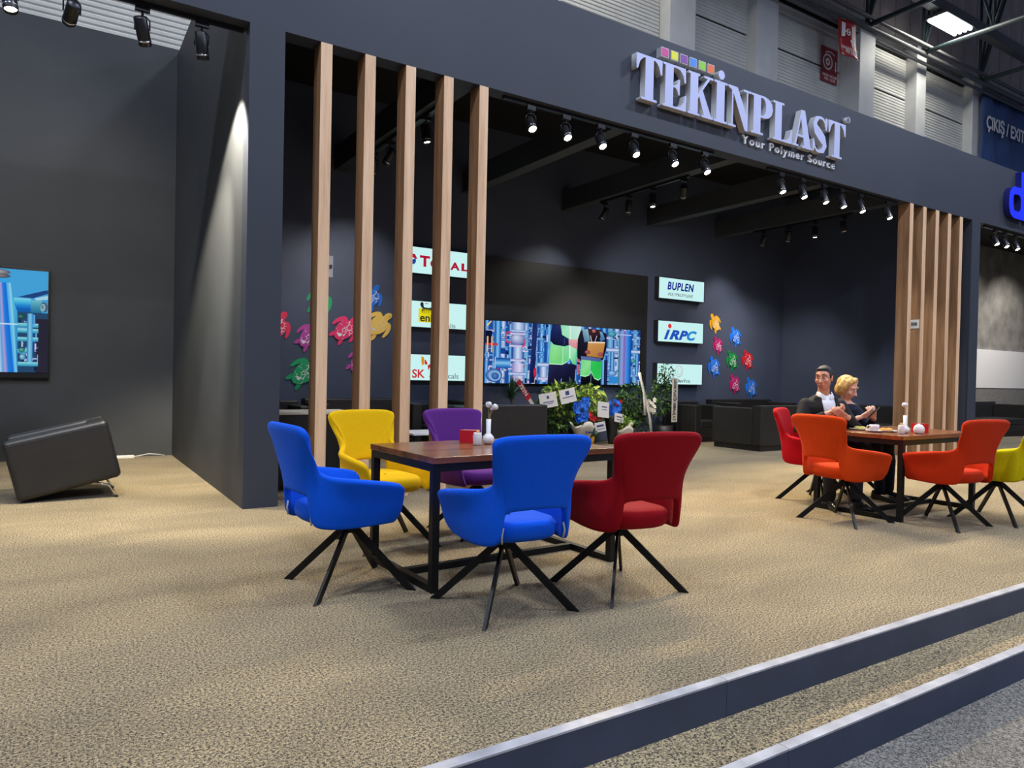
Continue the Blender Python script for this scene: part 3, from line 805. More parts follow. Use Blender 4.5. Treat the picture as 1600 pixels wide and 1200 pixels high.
pc.hpipe(48, 150, 308, 328, [(150, 10, 40), (245, 60, 80), (170, 20, 50)]); pc.vpipe(58, 72, 250, 385, [(190, 140, 90), (250, 214, 160), (180, 130, 90)]); pc.vpipe(94, 106, 250, 390, [(200, 150, 90), (250, 210, 150), (190, 140, 90)]); pc.poly([(55, 150), (85, 115), (98, 115), (62, 165)], (240, 210, 120))
pc.poly([(446, 110), (492, 110), (478, 400), (470, 655), (424, 655), (436, 400)], [(22, 34, 84), (36, 54, 116), (24, 36, 88), (14, 22, 62), (20, 30, 74), (30, 46, 104)])
pc.ball(474, 560, 14, 48, (235, 60, 84), (150, 20, 60)); pc.hpipe(495, 600, 466, 504, LB); pc.vpipe(515, 585, 504, 645, LB); pc.hpipe(505, 600, 600, 625, PK)
# person with pale vest
pc.poly([(588, 662), (598, 466), (720, 470), (712, 662)], [(22, 24, 54), (40, 42, 86), (30, 32, 70), (16, 18, 44)]); pc.poly([(712, 662), (720, 470), (852, 470), (842, 662)], [(14, 16, 40), (34, 36, 78), (24, 26, 60), (20, 22, 50)]); pc.poly([(705, 662), (715, 610), (722, 610), (716, 662)], (120, 150, 200))
pc.poly([(625, 110), (790, 110), (792, 420), (770, 450), (720, 480), (600, 478), (608, 330), (612, 220)], [(110, 214, 160), (176, 240, 210), (150, 234, 176), (110, 216, 136), (96, 206, 124), (120, 222, 130), (140, 230, 150), (120, 220, 150)])
pc.poly([(790, 110), (900, 110), (880, 230), (860, 320), (855, 480), (820, 470), (792, 420)], [(190, 240, 225), (214, 240, 240), (190, 230, 225), (120, 224, 170), (90, 200, 130), (110, 220, 150), (150, 234, 176)])
pc.poly([(640, 318), (720, 314), (716, 440), (625, 440)], [(156, 234, 150), (130, 226, 150), (112, 214, 130), (140, 226, 132)]); pc.rect(722, 728, 312, 470, (190, 244, 200)); pc.rect(785, 797, 110, 415, (226, 246, 238)); pc.poly([(600, 470), (720, 472), (770, 444), (772, 452), (722, 482), (600, 480)], (196, 246, 206))
pc.poly([(625, 110), (700, 110), (715, 200), (780, 235), (790, 290), (740, 308), (640, 295), (605, 260), (610, 180)], [(30, 38, 86), (40, 52, 106), (26, 34, 80), (40, 50, 100), (26, 30, 72), (18, 22, 54), (16, 20, 50), (20, 24, 60), (28, 36, 84)]); pc.rect(735, 740, 230, 295, (62, 80, 136))
pc.poly([(778, 240), (870, 232), (915, 280), (918, 300), (880, 300), (870, 335), (840, 322), (780, 290)], [(236, 170, 176), (240, 180, 180), (220, 140, 150), (190, 104, 120), (206, 130, 140), (180, 96, 110), (214, 140, 148), (220, 150, 158)])
for k in range(3): pc.poly([(850, 262 + 14 * k), (905, 276 + 10 * k), (905, 279 + 10 * k), (850, 266 + 14 * k)], (170, 90, 104))
pc.poly([(880, 255), (990, 250), (985, 262), (890, 285)], (25, 25, 45))
# person with clipboard
pc.poly([(900, 662), (905, 560), (1000, 565), (1000, 662)], [(8, 8, 16), (26, 26, 38), (18, 18, 26), (8, 8, 14)]); pc.poly([(1003, 662), (1003, 565), (1100, 590), (1100, 662)], [(8, 8, 14), (26, 26, 36), (18, 18, 26), (8, 8, 14)]); pc.rect(998, 1003, 560, 662, (110, 130, 140))
pc.poly([(865, 230), (890, 150), (960, 125), (1090, 130), (1150, 170), (1150, 300), (1120, 420), (900, 430), (870, 470), (862, 330)], [(20, 20, 34), (34, 32, 50), (40, 36, 56), (40, 36, 56), (30, 28, 44), (18, 16, 28), (16, 14, 24), (20, 18, 30), (16, 14, 24), (24, 22, 36)])
pc.poly([(905, 140), (960, 130), (985, 240), (930, 260)], [(120, 166, 190), (150, 190, 206), (110, 150, 180), (80, 120, 150)]); pc.poly([(1060, 140), (1105, 150), (1135, 220), (1090, 245)], [(110, 160, 206), (120, 176, 220), (70, 120, 176), (60, 110, 160)]); pc.poly([(965, 130), (1075, 135), (1090, 200), (1050, 245), (985, 245)], [(70, 40, 46), (60, 34, 42), (30, 18, 28), (26, 16, 26), (36, 20, 30)]); pc.ball(1020, 145, 20, 18, (210, 130, 120), (150, 80, 80)); pc.poly([(984, 190), (990, 190), (1004, 248), (998, 250)], (210, 225, 230)); pc.poly([(1048, 190), (1054, 190), (1036, 248), (1030, 248)], (200, 215, 225))
pc.poly([(905, 400), (1000, 415), (1000, 540), (980, 575), (945, 588), (895, 580)], [(120, 220, 140), (150, 235, 160), (110, 220, 136), (100, 210, 124), (120, 226, 140), (130, 226, 140)]); pc.poly([(1004, 415), (1110, 430), (1100, 600), (1075, 622), (1035, 605), (1004, 540)], [(60, 206, 96), (40, 190, 80), (60, 214, 100), (50, 200, 90), (40, 190, 84), (50, 200, 90)])
pc.poly([(895, 572), (945, 580), (980, 567), (1002, 532), (1035, 597), (1075, 614), (1100, 592), (1100, 602), (1075, 624), (1035, 607), (1002, 545), (980, 577), (945, 590), (895, 582)], (180, 246, 196)); pc.poly([(898, 392), (1095, 405), (1095, 440), (900, 425)], [(100, 120, 176), (80, 100, 160), (70, 90, 150), (90, 110, 170)])
pc.poly([(965, 258), (1135, 252), (1112, 402), (955, 390)], [(216, 156, 90), (206, 146, 80), (176, 116, 56), (196, 134, 68)]); pc.poly([(965, 250), (1135, 245), (1134, 258), (964, 264)], (238, 222, 200)); pc.ball(962, 352, 28, 20, (196, 110, 110), (130, 56, 66)); pc.ball(1092, 368, 28, 20, (196, 110, 110), (130, 56, 66))
pc.poly([(862, 420), (888, 425), (890, 560), (878, 572), (862, 540)], [(226, 120, 136), (200, 96, 112), (190, 84, 100), (180, 80, 96), (210, 104, 120)]); pc.rect(862, 890, 452, 470, (20, 20, 30))
# tall pipes
pc.vpipe(1130, 1165, 420, 662, DK); pc.vpipe(1190, 1232, 330, 560, BL); pc.hpipe(1150, 1290, 300, 340, LB); pc.ball(1215, 550, 48, 28, (170, 212, 244), (50, 110, 190)); pc.rect(1180, 1280, 580, 650, (50, 140, 215))
pc.vpipe(1278, 1410, 125, 662, [(30, 120, 90), (120, 150, 215), (150, 165, 225), (140, 90, 180), (90, 150, 230), (50, 140, 225), (30, 110, 210), (16, 60, 150)]); pc.rect(1278, 1410, 160, 170, (170, 200, 240))
pc.ball(1205, 165, 46, 26, (110, 200, 214), (30, 100, 140)); pc.hpipe(1410, 1505, 310, 345, LB); pc.ball(1465, 250, 42, 18, (160, 206, 240), (60, 110, 180)); pc.ball(1430, 420, 24, 22, (110, 200, 190), (30, 110, 110)); pc.ball(1475, 560, 36, 22, (180, 220, 246), (50, 110, 190)); pc.vpipe(1455, 1490, 350, 560, BL); pc.ball(1478, 190, 30, 18, (190, 222, 246), (70, 120, 190))
o = pc.build('picture', M['led'], led); o.location = (0, -0.085, 0)

tv = thing('television', 'lit flat television showing blue pipes above the tilted armchair', 'television', (0, 10.9, 0))
MB().box(-2.55, -0.065, -0.075, 0, 1.05, 2.43).build('casing', M['lamp_black'], tv, bevel=0.004)
pc = Pic(-2.53, -0.085, 1.12, 2.40, -1600, 485, 75, 1105)
pc.rect(-1600, 485, 75, 1105, (70, 165, 222))
rng = random.Random(9)
pc.rect(-1600, -20, 600, 1105, (26, 50, 90)); clutter(pc, rng, -1600, -20, 420, 1105, 160, 40, 160)
pc.rect(200, 485, 500, 1105, (40, 74, 110)); pc.rect(380, 485, 560, 1105, (44, 42, 58))
clutter(pc, rng, 210, 400, 520, 1100, 30, 30, 90)
pc.poly([(215, 350), (470, 265), (485, 268), (485, 300), (350, 355)], (36, 70, 130)); pc.poly([(360, 355), (485, 320), (485, 360), (380, 375)], (170, 215, 235))
pc.hpipe(180, 330, 360, 500, [(130, 215, 235), (80, 190, 230), (40, 140, 215), (20, 100, 190), (30, 90, 160)]); pc.hpipe(330, 430, 375, 500, [(110, 190, 205), (70, 150, 180), (40, 110, 150)]); pc.ball(448, 440, 34, 52, (150, 180, 196), (50, 56, 80)); pc.ball(438, 445, 22, 40, (70, 100, 120), (150, 200, 210))
for y in (610, 665, 750, 870, 1000): pc.hpipe(215, 400 if y != 870 else 300, y, y + 44, [(150, 220, 230), (90, 190, 215), (40, 120, 165)])
pc.vpipe(300, 350, 510, 1000, [(40, 110, 180), (130, 205, 235), (60, 150, 215)]); pc.ball(245, 545, 34, 22, (70, 140, 130), (20, 60, 60)); pc.ball(255, 880, 30, 22, (100, 190, 170), (30, 100, 90)); pc.ball(262, 950, 28, 30, (170, 224, 240), (50, 120, 170)); pc.vpipe(350, 372, 520, 620, BL)
pc.vpipe(-90, 0, 215, 1105, [(30, 120, 60), (70, 190, 90), (150, 230, 190)])
for x0_, x1_, y0_, y1_, c0_, c1_ in ((0, 14, 20, 40, (60, 170, 200), (150, 225, 240)), (14, 30, 40, 66, (150, 225, 240), (190, 222, 246)), (30, 50, 66, 96, (190, 222, 246), (90, 160, 225)), (50, 66, 96, 118, (90, 160, 225), (180, 160, 215)), (66, 80, 118, 140, (180, 160, 215), (40, 130, 225)), (80, 112, 140, 188, (40, 130, 225), (20, 110, 220)), (112, 152, 188, 222, (60, 165, 235), (150, 220, 240))):
    pc.poly([(y0_, 1105), (y1_, 1105), (x1_, 215), (x0_, 215)], [c0_, c1_, c1_, c0_])
pc.poly([(152, 215), (172, 380), (215, 500), (222, 1105), (214, 1105)], [(120, 205, 235), (90, 190, 230), (60, 160, 220), (40, 120, 190), (120, 205, 235)])
pc.rect(0, 215, 618, 630, (200, 235, 250)); pc.rect(-30, 140, 150, 215, (60, 165, 228)); pc.ball(55, 150, 96, 22, (150, 145, 150), (70, 70, 84)); pc.ball(55, 112, 96, 26, (190, 184, 186), (84, 84, 96))
o = pc.build('picture', M['led'], tv); o.location = (0, -0.0755, 0)

# ================================================================== TURTLE PLAQUES
def turtle_mats(nm, c):
    base = pbr('turtle_' + nm, srgb(*c), 0.55)
    m = pbr('turtle_shell_' + nm, srgb(*c), 0.55); nt = m.node_tree
    vo = nt.nodes.new('ShaderNodeTexVoronoi'); vo.feature = 'DISTANCE_TO_EDGE'; vo.inputs['Scale'].default_value = 17.0
    nz = nt.nodes.new('ShaderNodeTexNoise'); nz.inputs['Scale'].default_value = 9.0
    tc = nt.nodes.new('ShaderNodeTexCoord'); nt.links.new(tc.outputs['Object'], vo.inputs['Vector']); nt.links.new(tc.outputs['Object'], nz.inputs['Vector'])
    mr = nt.nodes.new('ShaderNodeMath'); mr.operation = 'LESS_THAN'; mr.inputs[1].default_value = 0.05 if nm != 'gold' else 0.02
    mg = nt.nodes.new('ShaderNodeMath'); mg.operation = 'GREATER_THAN'; mg.inputs[1].default_value = 0.47
    ml = nt.nodes.new('ShaderNodeMath'); ml.operation = 'MULTIPLY'
    nt.links.new(vo.outputs['Distance'], mr.inputs[0]); nt.links.new(nz.outputs['Fac'], mg.inputs[0]); nt.links.new(mr.outputs[0], ml.inputs[0]); nt.links.new(mg.outputs[0], ml.inputs[1])
    mx = nt.nodes.new('ShaderNodeMix'); mx.data_type = 'RGBA'; mx.inputs[6].default_value = (*srgb(*c), 1); mx.inputs[7].default_value = (0.75, 0.75, 0.78, 1)
    nt.links.new(ml.outputs[0], mx.inputs[0]); nt.links.new(mx.outputs[2], nt.nodes['Principled BSDF'].inputs['Base Color'])
    return base, m
TC = {k: turtle_mats(k, v) for k, v in dict(crimson=(222, 40, 84), red=(214, 22, 40), green=(0, 158, 98), purple=(178, 66, 160), pink=(226, 50, 110), blue=(28, 118, 232), gold=(246, 204, 96), yellow=(240, 180, 16), magenta=(190, 24, 110), leaf=(0, 140, 58)).items()}
def smooth_poly(pts, n=3):
    out = []; N_ = len(pts)
    for i in range(N_):
        p0, p1, p2, p3 = (Vector(pts[(i + k - 1) % N_]) for k in range(4))
        for s in range(n):
            t_ = s / n
            out.append(tuple(0.5 * ((2 * p1) + (p2 - p0) * t_ + (2*p0 - 5*p1 + 4*p2 - p3) * t_**2 + (3*p1 - p0 - 3*p2 + p3) * t_**3)))
    return out
T_SHELL = smooth_poly([(0, .16), (.10, .13), (.145, .02), (.12, -.11), (.05, -.21), (0, -.23), (-.05, -.21), (-.12, -.11), (-.145, .02), (-.10, .13)])
T_HEAD = smooth_poly([(-.035, .13), (-.055, .20), (-.04, .27), (.01, .30), (.05, .26), (.05, .20), (.035, .13)])
T_FF = smooth_poly([(.06, .13), (.12, .165), (.18, .13), (.225, .03), (.225, -.08), (.195, -.095), (.17, -.01), (.145, .05), (.11, .06)])
T_RF = smooth_poly([(.085, -.13), (.125, -.19), (.125, -.27), (.095, -.275), (.055, -.21), (.04, -.18)])
def turtle(x, z, rot, s, colour, label, flip=False):
    t = thing('turtle_plaque', label, 'wall ornament', (x, YB - 0.001, z), group='turtle plaques on the wall')
    a, sh = TC[colour]; f_ = -1 if flip else 1; c_, s_ = math.cos(R(rot)), math.sin(R(rot))
    def tr(p, d):
        px, pz = p[0] * f_ * s, p[1] * s
        return (px * c_ - pz * s_, d, px * s_ + pz * c_)
    def piece(nm, poly, d0, d1, m_):
        MB().prism(poly if not flip else poly[::-1], lambda q: tr(q, -d1), lambda q: tr(q, -d0)).build(nm, m_, t)
    piece('shell', T_SHELL, 0.002, 0.022, sh); piece('head', T_HEAD, 0.002, 0.015, a)
    piece('flipper', T_FF, 0.002, 0.014, a); piece('flipper', [(-p[0], p[1]) for p in T_FF[::-1]], 0.002, 0.014, a)
    piece('rear_flipper', T_RF, 0.002, 0.013, a); piece('rear_flipper', [(-p[0], p[1]) for p in T_RF[::-1]], 0.002, 0.013, a)
    piece('eye', [(0.02 + .008 * math.cos(i * PI / 4), .235 + .008 * math.sin(i * PI / 4)) for i in range(8)], 0.014, 0.017, M['lamp_black'])
for a in ((2.66, 1.83, -28, .85, 'crimson', 'crimson turtle plaque beside the grey post'), (3.27, 2.24, -25, .82, 'green', 'green turtle plaque high behind the first slat'), (3.12, 1.72, -40, .80, 'purple', 'purple turtle plaque at mid height behind the first slat'),
          (3.06, 1.19, -48, .95, 'green', 'green turtle plaque low beside the first slat'), (3.66, 1.85, -45, .88, 'pink', 'hot pink turtle plaque between the first and second slats'), (4.08, 2.36, -25, .74, 'blue', 'blue turtle plaque beside the second slat'),
          (4.20, 1.95, -48, .90, 'gold', 'pale gold turtle plaque beside the second slat'), (3.90, 1.37, -40, .82, 'purple', 'purple turtle plaque mostly hidden low behind the second slat'),
          (11.72, 2.40, 32, .74, 'yellow', 'yellow turtle plaque, topmost past the light boxes'), (12.37, 2.14, 28, .78, 'blue', 'blue turtle plaque, highest of the blue ones past the light boxes'), (11.82, 1.94, 30, .66, 'magenta', 'magenta turtle plaque just below the yellow one'),
          (11.72, 1.48, 25, .80, 'blue', 'blue turtle plaque next to the lowest ring-marked light box'), (12.28, 1.63, 28, .78, 'leaf', 'green turtle plaque between the blue and red ones'), (12.78, 1.65, 25, .78, 'red', 'red turtle plaque in the cluster past the light boxes'),
          (12.38, 1.12, 30, .76, 'magenta', 'magenta turtle plaque low above the dark sofa'), (12.92, 1.05, 28, .82, 'blue', 'blue turtle plaque, lowest of all above the dark sofa')):
    turtle(*a)

# ================================================================== STAND NUMBERS
M['paper'] = pbr('paper', (0.66, 0.64, 0.60), 0.7)
t = thing('number_card', 'white stand number card sticking out beside the first slat', 'card', (2.1072, 6.60, 2.20))
MB().box(0, 0.09, 0, 0.003, -0.10, 0.10).build('card', M['paper'], t)
txt('lettering', '328', 0.05, M['lamp_black'], t, 0.045, -0.02, -0.003, offset=0.001)
t = thing('number_card', 'white stand number card on the side of the second far slat', 'card', (12.298, 6.545, 2.22))
MB().box(-0.003, 0, -0.09, 0.09, -0.075, 0.075).build('card', M['paper'], t)
me = text_mesh('328', 0.07, extrude=0.001, offset=0.002); me.materials.append(M['lamp_black'])
place_mesh(me, Matrix.Translation((-0.005, 0, -0.02)) @ Matrix.Rotation(-PI / 2, 4, 'Z') @ FRONT); link('lettering', me, t)

# ================================================================== TRACK SPOTS
HEAD_M = MB().lathe([(0.0, 0.0), (0.040, 0.0), (0.050, 0.012), (0.050, 0.215), (0.046, 0.225), (0.046, 0.19), (0.0, 0.185)], 20, cap=False).mesh('lamp_head', M['lamp_black'])
RING_M = MB().lathe([(0.0505, 0.180), (0.0525, 0.182), (0.0525, 0.190), (0.0505, 0.192)], 20, cap=False).mesh('trim_ring', M['chrome'])
LENS_M = MB().lathe([(0.0, 0.2), (0.043, 0.2)], 16, cap=False).mesh('lens', M['lens'])
_a = MB(); _a.box(-0.055, 0.055, -0.018, 0.018, -0.045, 0.0); _a.tube([(0, 0, -0.045), (0, 0, -0.075)], 0.010, 8); ADAPT_M = _a.mesh('adapter', M['lamp_black'])
_y = MB(); _y.tube([(0.058, 0, -0.005), (0.058, 0, 0.07), (0.03, 0, 0.105), (-0.03, 0, 0.105), (-0.058, 0, 0.07), (-0.058, 0, -0.005)], 0.006, 6); YOKE_M = _y.mesh('yoke', M['lamp_black'])
SPOTS = {}
def spot_data(e, ang, blend, col=WARM):
    k = (e, ang, blend, col)
    if k not in SPOTS:
        l = bpy.data.lights.new('spot_beam', 'SPOT'); l.energy = e; l.spot_size = R(ang); l.spot_blend = blend; l.shadow_soft_size = 0.04; l.color = col
        SPOTS[k] = l
    return SPOTS[k]
def track_spot(loc, aim, label, group, e=60, ang=60, blend=0.6, col=WARM):
    """loc: point on the track's underside; aim: point in the room the lamp looks at"""
    t = thing('track_spotlight', label, 'spotlight', loc, group=group)
    link('adapter', ADAPT_M, t)
    piv = Vector((0, 0, -0.19)); d = (Vector(aim) - (Vector(loc) + piv)).normalized()
    q = d.to_track_quat('Z', 'Y')
    yk = link('yoke', YOKE_M, t, loc=piv + Vector((0, 0, 0.0))); yk.rotation_euler = (0, 0, math.atan2(d.y, d.x) + PI / 2)
    h = link('lamp_head', HEAD_M, t); h.rotation_mode = 'QUATERNION'; h.rotation_quaternion = q; h.location = piv - d * 0.10
    link('trim_ring', RING_M, h); link('lens', LENS_M, h)
    if e:
        lo = bpy.data.objects.new('spot_beam', spot_data(e, ang, blend, col)); COL.objects.link(lo); lo.parent = h
        lo.location = (0, 0, 0.235); lo.rotation_euler = (PI, 0, 0)
    return t
def track(a, b_, label):
    a = Vector(a); b_ = Vector(b_)
    o = MB().bar(a, b_, 0.035, 0.036).build('light_track', M['lamp_black']); tag(o, label, 'light track', 'light tracks under the fascia and beams')
ZK = ZF - 0.018
track((4.0, 6.53, ZK), (7.25, 6.53, ZK), 'black light track under the fascia next to the slats')
track((8.35, 6.53, ZK), (11.62, 6.53, ZK), 'black light track under the fascia towards the far slats')
track((7.78, 7.45, ZK), (7.78, 9.45, ZK), 'black light track under the third ceiling beam')
track((11.78, 7.4, ZK), (11.78, 9.5, ZK), 'black light track under the last ceiling beam')
track((3.56, 7.2, ZK), (3.56, 9.6, ZK), 'black light track under the beam behind the slats')
track((-2.6, 6.60, ZK), (1.36, 6.60, ZK), 'black light track above the tilted armchair')
ZL = ZF - 0.036
XA = (4.36, 4.84, 5.35, 5.87, 6.52, 7.10); XB = (8.66, 9.15, 9.67, 10.12, 10.62, 11.38)
for i, x in enumerate(XA):
    track_spot((x, 6.53, ZL), (x - 0.7, 3.7, 0.4), 'glaring black track spotlight, %s from the slats on the front track' % (ORD + ('sixth',))[i], 'front track spotlights', e=265, ang=78, blend=0.8)
for i, x in enumerate(XB):
    track_spot((x, 6.53, ZL), (x - 0.7, 4.6, 0.4), 'lit black track spotlight, %s on the front track leading to the far slats' % (ORD + ('sixth',))[i], 'front track spotlights', e=265, ang=78, blend=0.8)
for i, y in enumerate((9.35, 8.75, 8.2, 7.55)):
    track_spot((7.78, y, ZL), ((7.2, 10.4, 2.2), (8.3, 9.9, 0.6), (7.3, y - 0.8, 0), (10.5, 10.4, 1.5))[i], '%s lamp from the screen wall on the third beam track' % ORD[i], 'beam track spotlights', e=(60, 420, 230, 300)[i], ang=84, blend=0.9, col=NEUTRAL)
for i, y in enumerate((9.25, 8.68, 8.12, 7.55)):
    track_spot((11.78, y, ZL), ((11.9, 10.4, 1.8), (13.0, 10.0, 0.8), (11.2, y - 0.6, 0), (12.6, y - 0.4, 0))[i], '%s lamp from the screen wall on the last beam track' % ORD[i], 'beam track spotlights', e=(110, 230, 230, 230)[i], ang=84, blend=0.9, col=NEUTRAL)
for i, y in enumerate((9.1, 8.55, 8.02, 7.5)):
    track_spot((3.56, y, ZL), ((3.75, 10.4, 1.9), (2.6, 10.2, 1.2), (4.3, y - 0.3, 0), (3.9, y - 0.8, 0))[i], '%s lamp from the wall on the beam track behind the slats' % ORD[i], 'beam track spotlights', e=95, ang=88, blend=0.9, col=NEUTRAL)
for i, (x, aim, e_, an) in enumerate(((-1.2, (-0.8, 5.0, 0), 280, 75), (-0.32, (0.1, 5.4, 0.0), 280, 75), (0.08, (-0.6, 10.6, 2.6), 190, 80), (0.57, (1.39, 8.3, 1.3), 900, 52), (1.02, (1.50, 7.4, 1.4), 700, 84))):
    track_spot((x, 6.60, ZL), aim, '%s black spotlight counted towards the partition above the tilted armchair' % ORD[i], 'spotlights above the tilted armchair', e=e_, ang=an, blend=0.35 if i == 4 else 0.7, col=SOFT)
for i, x in enumerate((15.05, 15.45, 15.9)):
    track_spot((x, 6.53, ZL), (x - 1.2, 4.4, 0.4), '%s spotlight of the neighbouring stand past the far pillar' % ORD[i], 'neighbour spotlights', e=260, ang=80, blend=0.8)
track((14.6, 6.53, ZK), (20.0, 6.53, ZK), 'black light track of the neighbouring stand')
for i, x in enumerate((17.5, 19.5, 21.5, 24.0)):
    track_spot((x, 8.2, ZT - 0.01), (x + 1, 10.4, 1.5), '%s inner spotlight of the neighbouring stand' % ORD[i], 'neighbour spotlights', e=420, ang=95, blend=0.8, col=NEUTRAL)

# ================================================================== CHAIRS
CH = [
 [(0,-.270,.562),(0,-.288,.66),(0,-.318,.80),(0,-.352,.932)],
 [(.09,-.265,.558),(.10,-.282,.66),(.115,-.312,.80),(.13,-.345,.930)],
 [(.150,-.250,.550),(.165,-.268,.66),(.198,-.298,.79),(.235,-.330,.922)],
 [(.172,-.243,.525),(.180,-.252,.64),(.212,-.275,.765),(.280,-.312,.886)],
 [(.178,-.238,.455),(.188,-.243,.57),(.200,-.248,.68),(.240,-.268,.790)],
 [(.190,-.222,.392),(.204,-.222,.50),(.208,-.218,.61),(.204,-.226,.706)],
 [(.222,-.150,.376),(.236,-.160,.47),(.240,-.165,.57),(.240,-.180,.664)],
 [(.236,-.060,.374),(.256,-.068,.46),(.268,-.075,.55),(.306,-.085,.650)],
 [(.236,.045,.376),(.260,.040,.455),(.276,.038,.535),(.320,.036,.634)],
 [(.228,.140,.380),(.256,.142,.45),(.276,.142,.525),(.316,.142,.618)],
 [(.215,.200,.382),(.250,.214,.44),(.272,.217,.515),(.304,.212,.602)],
 [(.198,.215,.386),(.236,.236,.44),(.256,.240,.505),(.282,.236,.575)],
]
def chair_shell_mesh(mat_):
    cols = [[(-x, y, z) for x, y, z in c] for c in CH[:0:-1]] + CH
    def cr(ps, n):
        out = []; N_ = len(ps)
        for i in range(N_ - 1):
            p0, p1, p2, p3 = Vector(ps[max(0, i - 1)]), Vector(ps[i]), Vector(ps[i + 1]), Vector(ps[min(N_ - 1, i + 2)])
            for q in range(n):
                t_ = q / n
                out.append(0.5 * (2 * p1 + (p2 - p0) * t_ + (2 * p0 - 5 * p1 + 4 * p2 - p3) * t_ ** 2 + (3 * p1 - p0 - 3 * p2 + p3) * t_ ** 3))
        return out + [Vector(ps[-1])]
    fine = [cr(c, 3) for c in cols]
    rows_ = [cr([c[k] for c in fine], 3) for k in range(len(fine[0]))]
    return MB().grid(rows_).mesh('shell', mat_)
def sup(a, b_, e, n=28):
    out = []
    for i in range(n):
        t_ = 2 * PI * i / n; c, s = math.cos(t_), math.sin(t_)
        out.append((a * math.copysign(abs(c) ** (2 / e), c), b_ * math.copysign(abs(s) ** (2 / e), s)))
    return out
def seat_mesh(mat_):
    b = MB(); rows_ = []
    for z, k in ((.372, .05), (.372, .70), (.378, .84), (.392, .95), (.42, 1.0), (.455, .99), (.478, .94), (.488, .84), (.490, .6), (.486, .05)):
        rows_.append([(x, y - 0.005, z + 0.012 * max(0, -y) / .25) for x, y in sup(.215 * k, .262 * k, 2.9)])
    b.grid(rows_, close_u=True)
    return b.mesh('seat', mat_)
_l = MB()
for s_ in (1,):
    q = [(0.0, .330), (.350, 0.0), (.405, 0.0), (0.0, .384)]
    _l.prism(q, lambda p: (p[0] * .7071 + .008 * .7071, p[0] * .7071 - .008 * .7071, p[1]), lambda p: (p[0] * .7071 - .008 * .7071, p[0] * .7071 + .008 * .7071, p[1]))
LEG_M = _l.mesh('leg', M['black_metal'])
_h = MB(); _h.box(-.075, .075, -.06, .06, .362, .376); _h.lathe([(.030, .30), (.034, .31), (.034, .365)], 14); HUB_M = _h.mesh('swivel_hub', M['black_metal'])
def fabric(nm, c):
    return pbr('felt_' + nm, srgb(*c), 0.88, noise=(160, 0.10, 2.0), bump=(420, 0.12), spec=0.2, sheen=0.25)
FAB = {k: fabric(k, v) for k, v in dict(blue=(2, 84, 210), red=(142, 0, 15), yellow=(222, 176, 0), purple=(88, 36, 116), orange=(204, 60, 0), vermilion=(188, 44, 3), scarlet=(186, 4, 20), lemon=(196, 180, 0)).items()}
SHELLS = {k: (chair_shell_mesh(FAB[k]), seat_mesh(FAB[k])) for k in FAB}
M['zip'] = pbr('grey_zip', (0.45, 0.45, 0.46), 0.5)
def chair(x, y, rz, colour, label, group, turn=0.0):
    t = thing('swivel_chair', label, 'chair', (x, y, 0.0), rz, group)
    sh, se = SHELLS[colour]
    o = link('shell', sh, t, solid=0.040, sub=1); o.rotation_euler = (0, 0, turn); o.location = (.055 * math.sin(turn), -.055 * math.cos(turn), 0)
    s = link('seat', se, t, sub=1); s.rotation_euler = (0, 0, turn); s.location = (.035 * math.sin(turn), -.035 * math.cos(turn), 0)
    link('swivel_hub', HUB_M, t)
    for k in range(4):
        l = link('leg', LEG_M, t); l.rotation_euler = (0, 0, k * PI / 2)
    if colour == 'blue':
        for q in (-1, 1):
            MB().tube([(q * .176, -.258, .40), (q * .180, -.264, .44), (q * .172, -.262, .478)], 0.005, 6).build('zip', M['zip'], s)
    return t
G1, G2 = 'chairs around the near table', 'chairs around the table with people'
chair(1.42, 3.895, -PI / 2, 'blue', 'blue felt swivel chair at the end of the near table, seen from the side', G1, turn=R(4))
chair(2.00, 3.165, 0, 'blue', 'blue felt swivel chair with its back turned, beside the dark red one', G1, turn=R(-3))
chair(2.745, 3.115, 0, 'red', 'dark red felt swivel chair pulled up to the near table', G1, turn=R(-8))
chair(2.00, 4.72, PI, 'yellow', 'yellow felt swivel chair facing out in front of the slats', G1, turn=R(10))
chair(2.76, 4.78, PI, 'purple', 'purple felt swivel chair behind the near table', G1, turn=R(4))
chair(5.84, 3.66, -PI / 2, 'orange', 'orange felt swivel chair in front of the seated man', G2, turn=R(-6))
chair(6.48, 3.17, 0, 'vermilion', 'orange-red felt swivel chair standing empty beside the far yellow one', G2, turn=R(-10))
chair(7.16, 3.03, 0, 'lemon', 'greenish yellow felt swivel chair cut off by the picture edge', G2, turn=R(-4))
chair(6.53, 4.40, PI, 'scarlet', 'bright red felt swivel chair the man sits on', G2, turn=R(24))
chair(7.22, 4.52, PI, 'red', 'red felt swivel chair the woman sits on', G2)

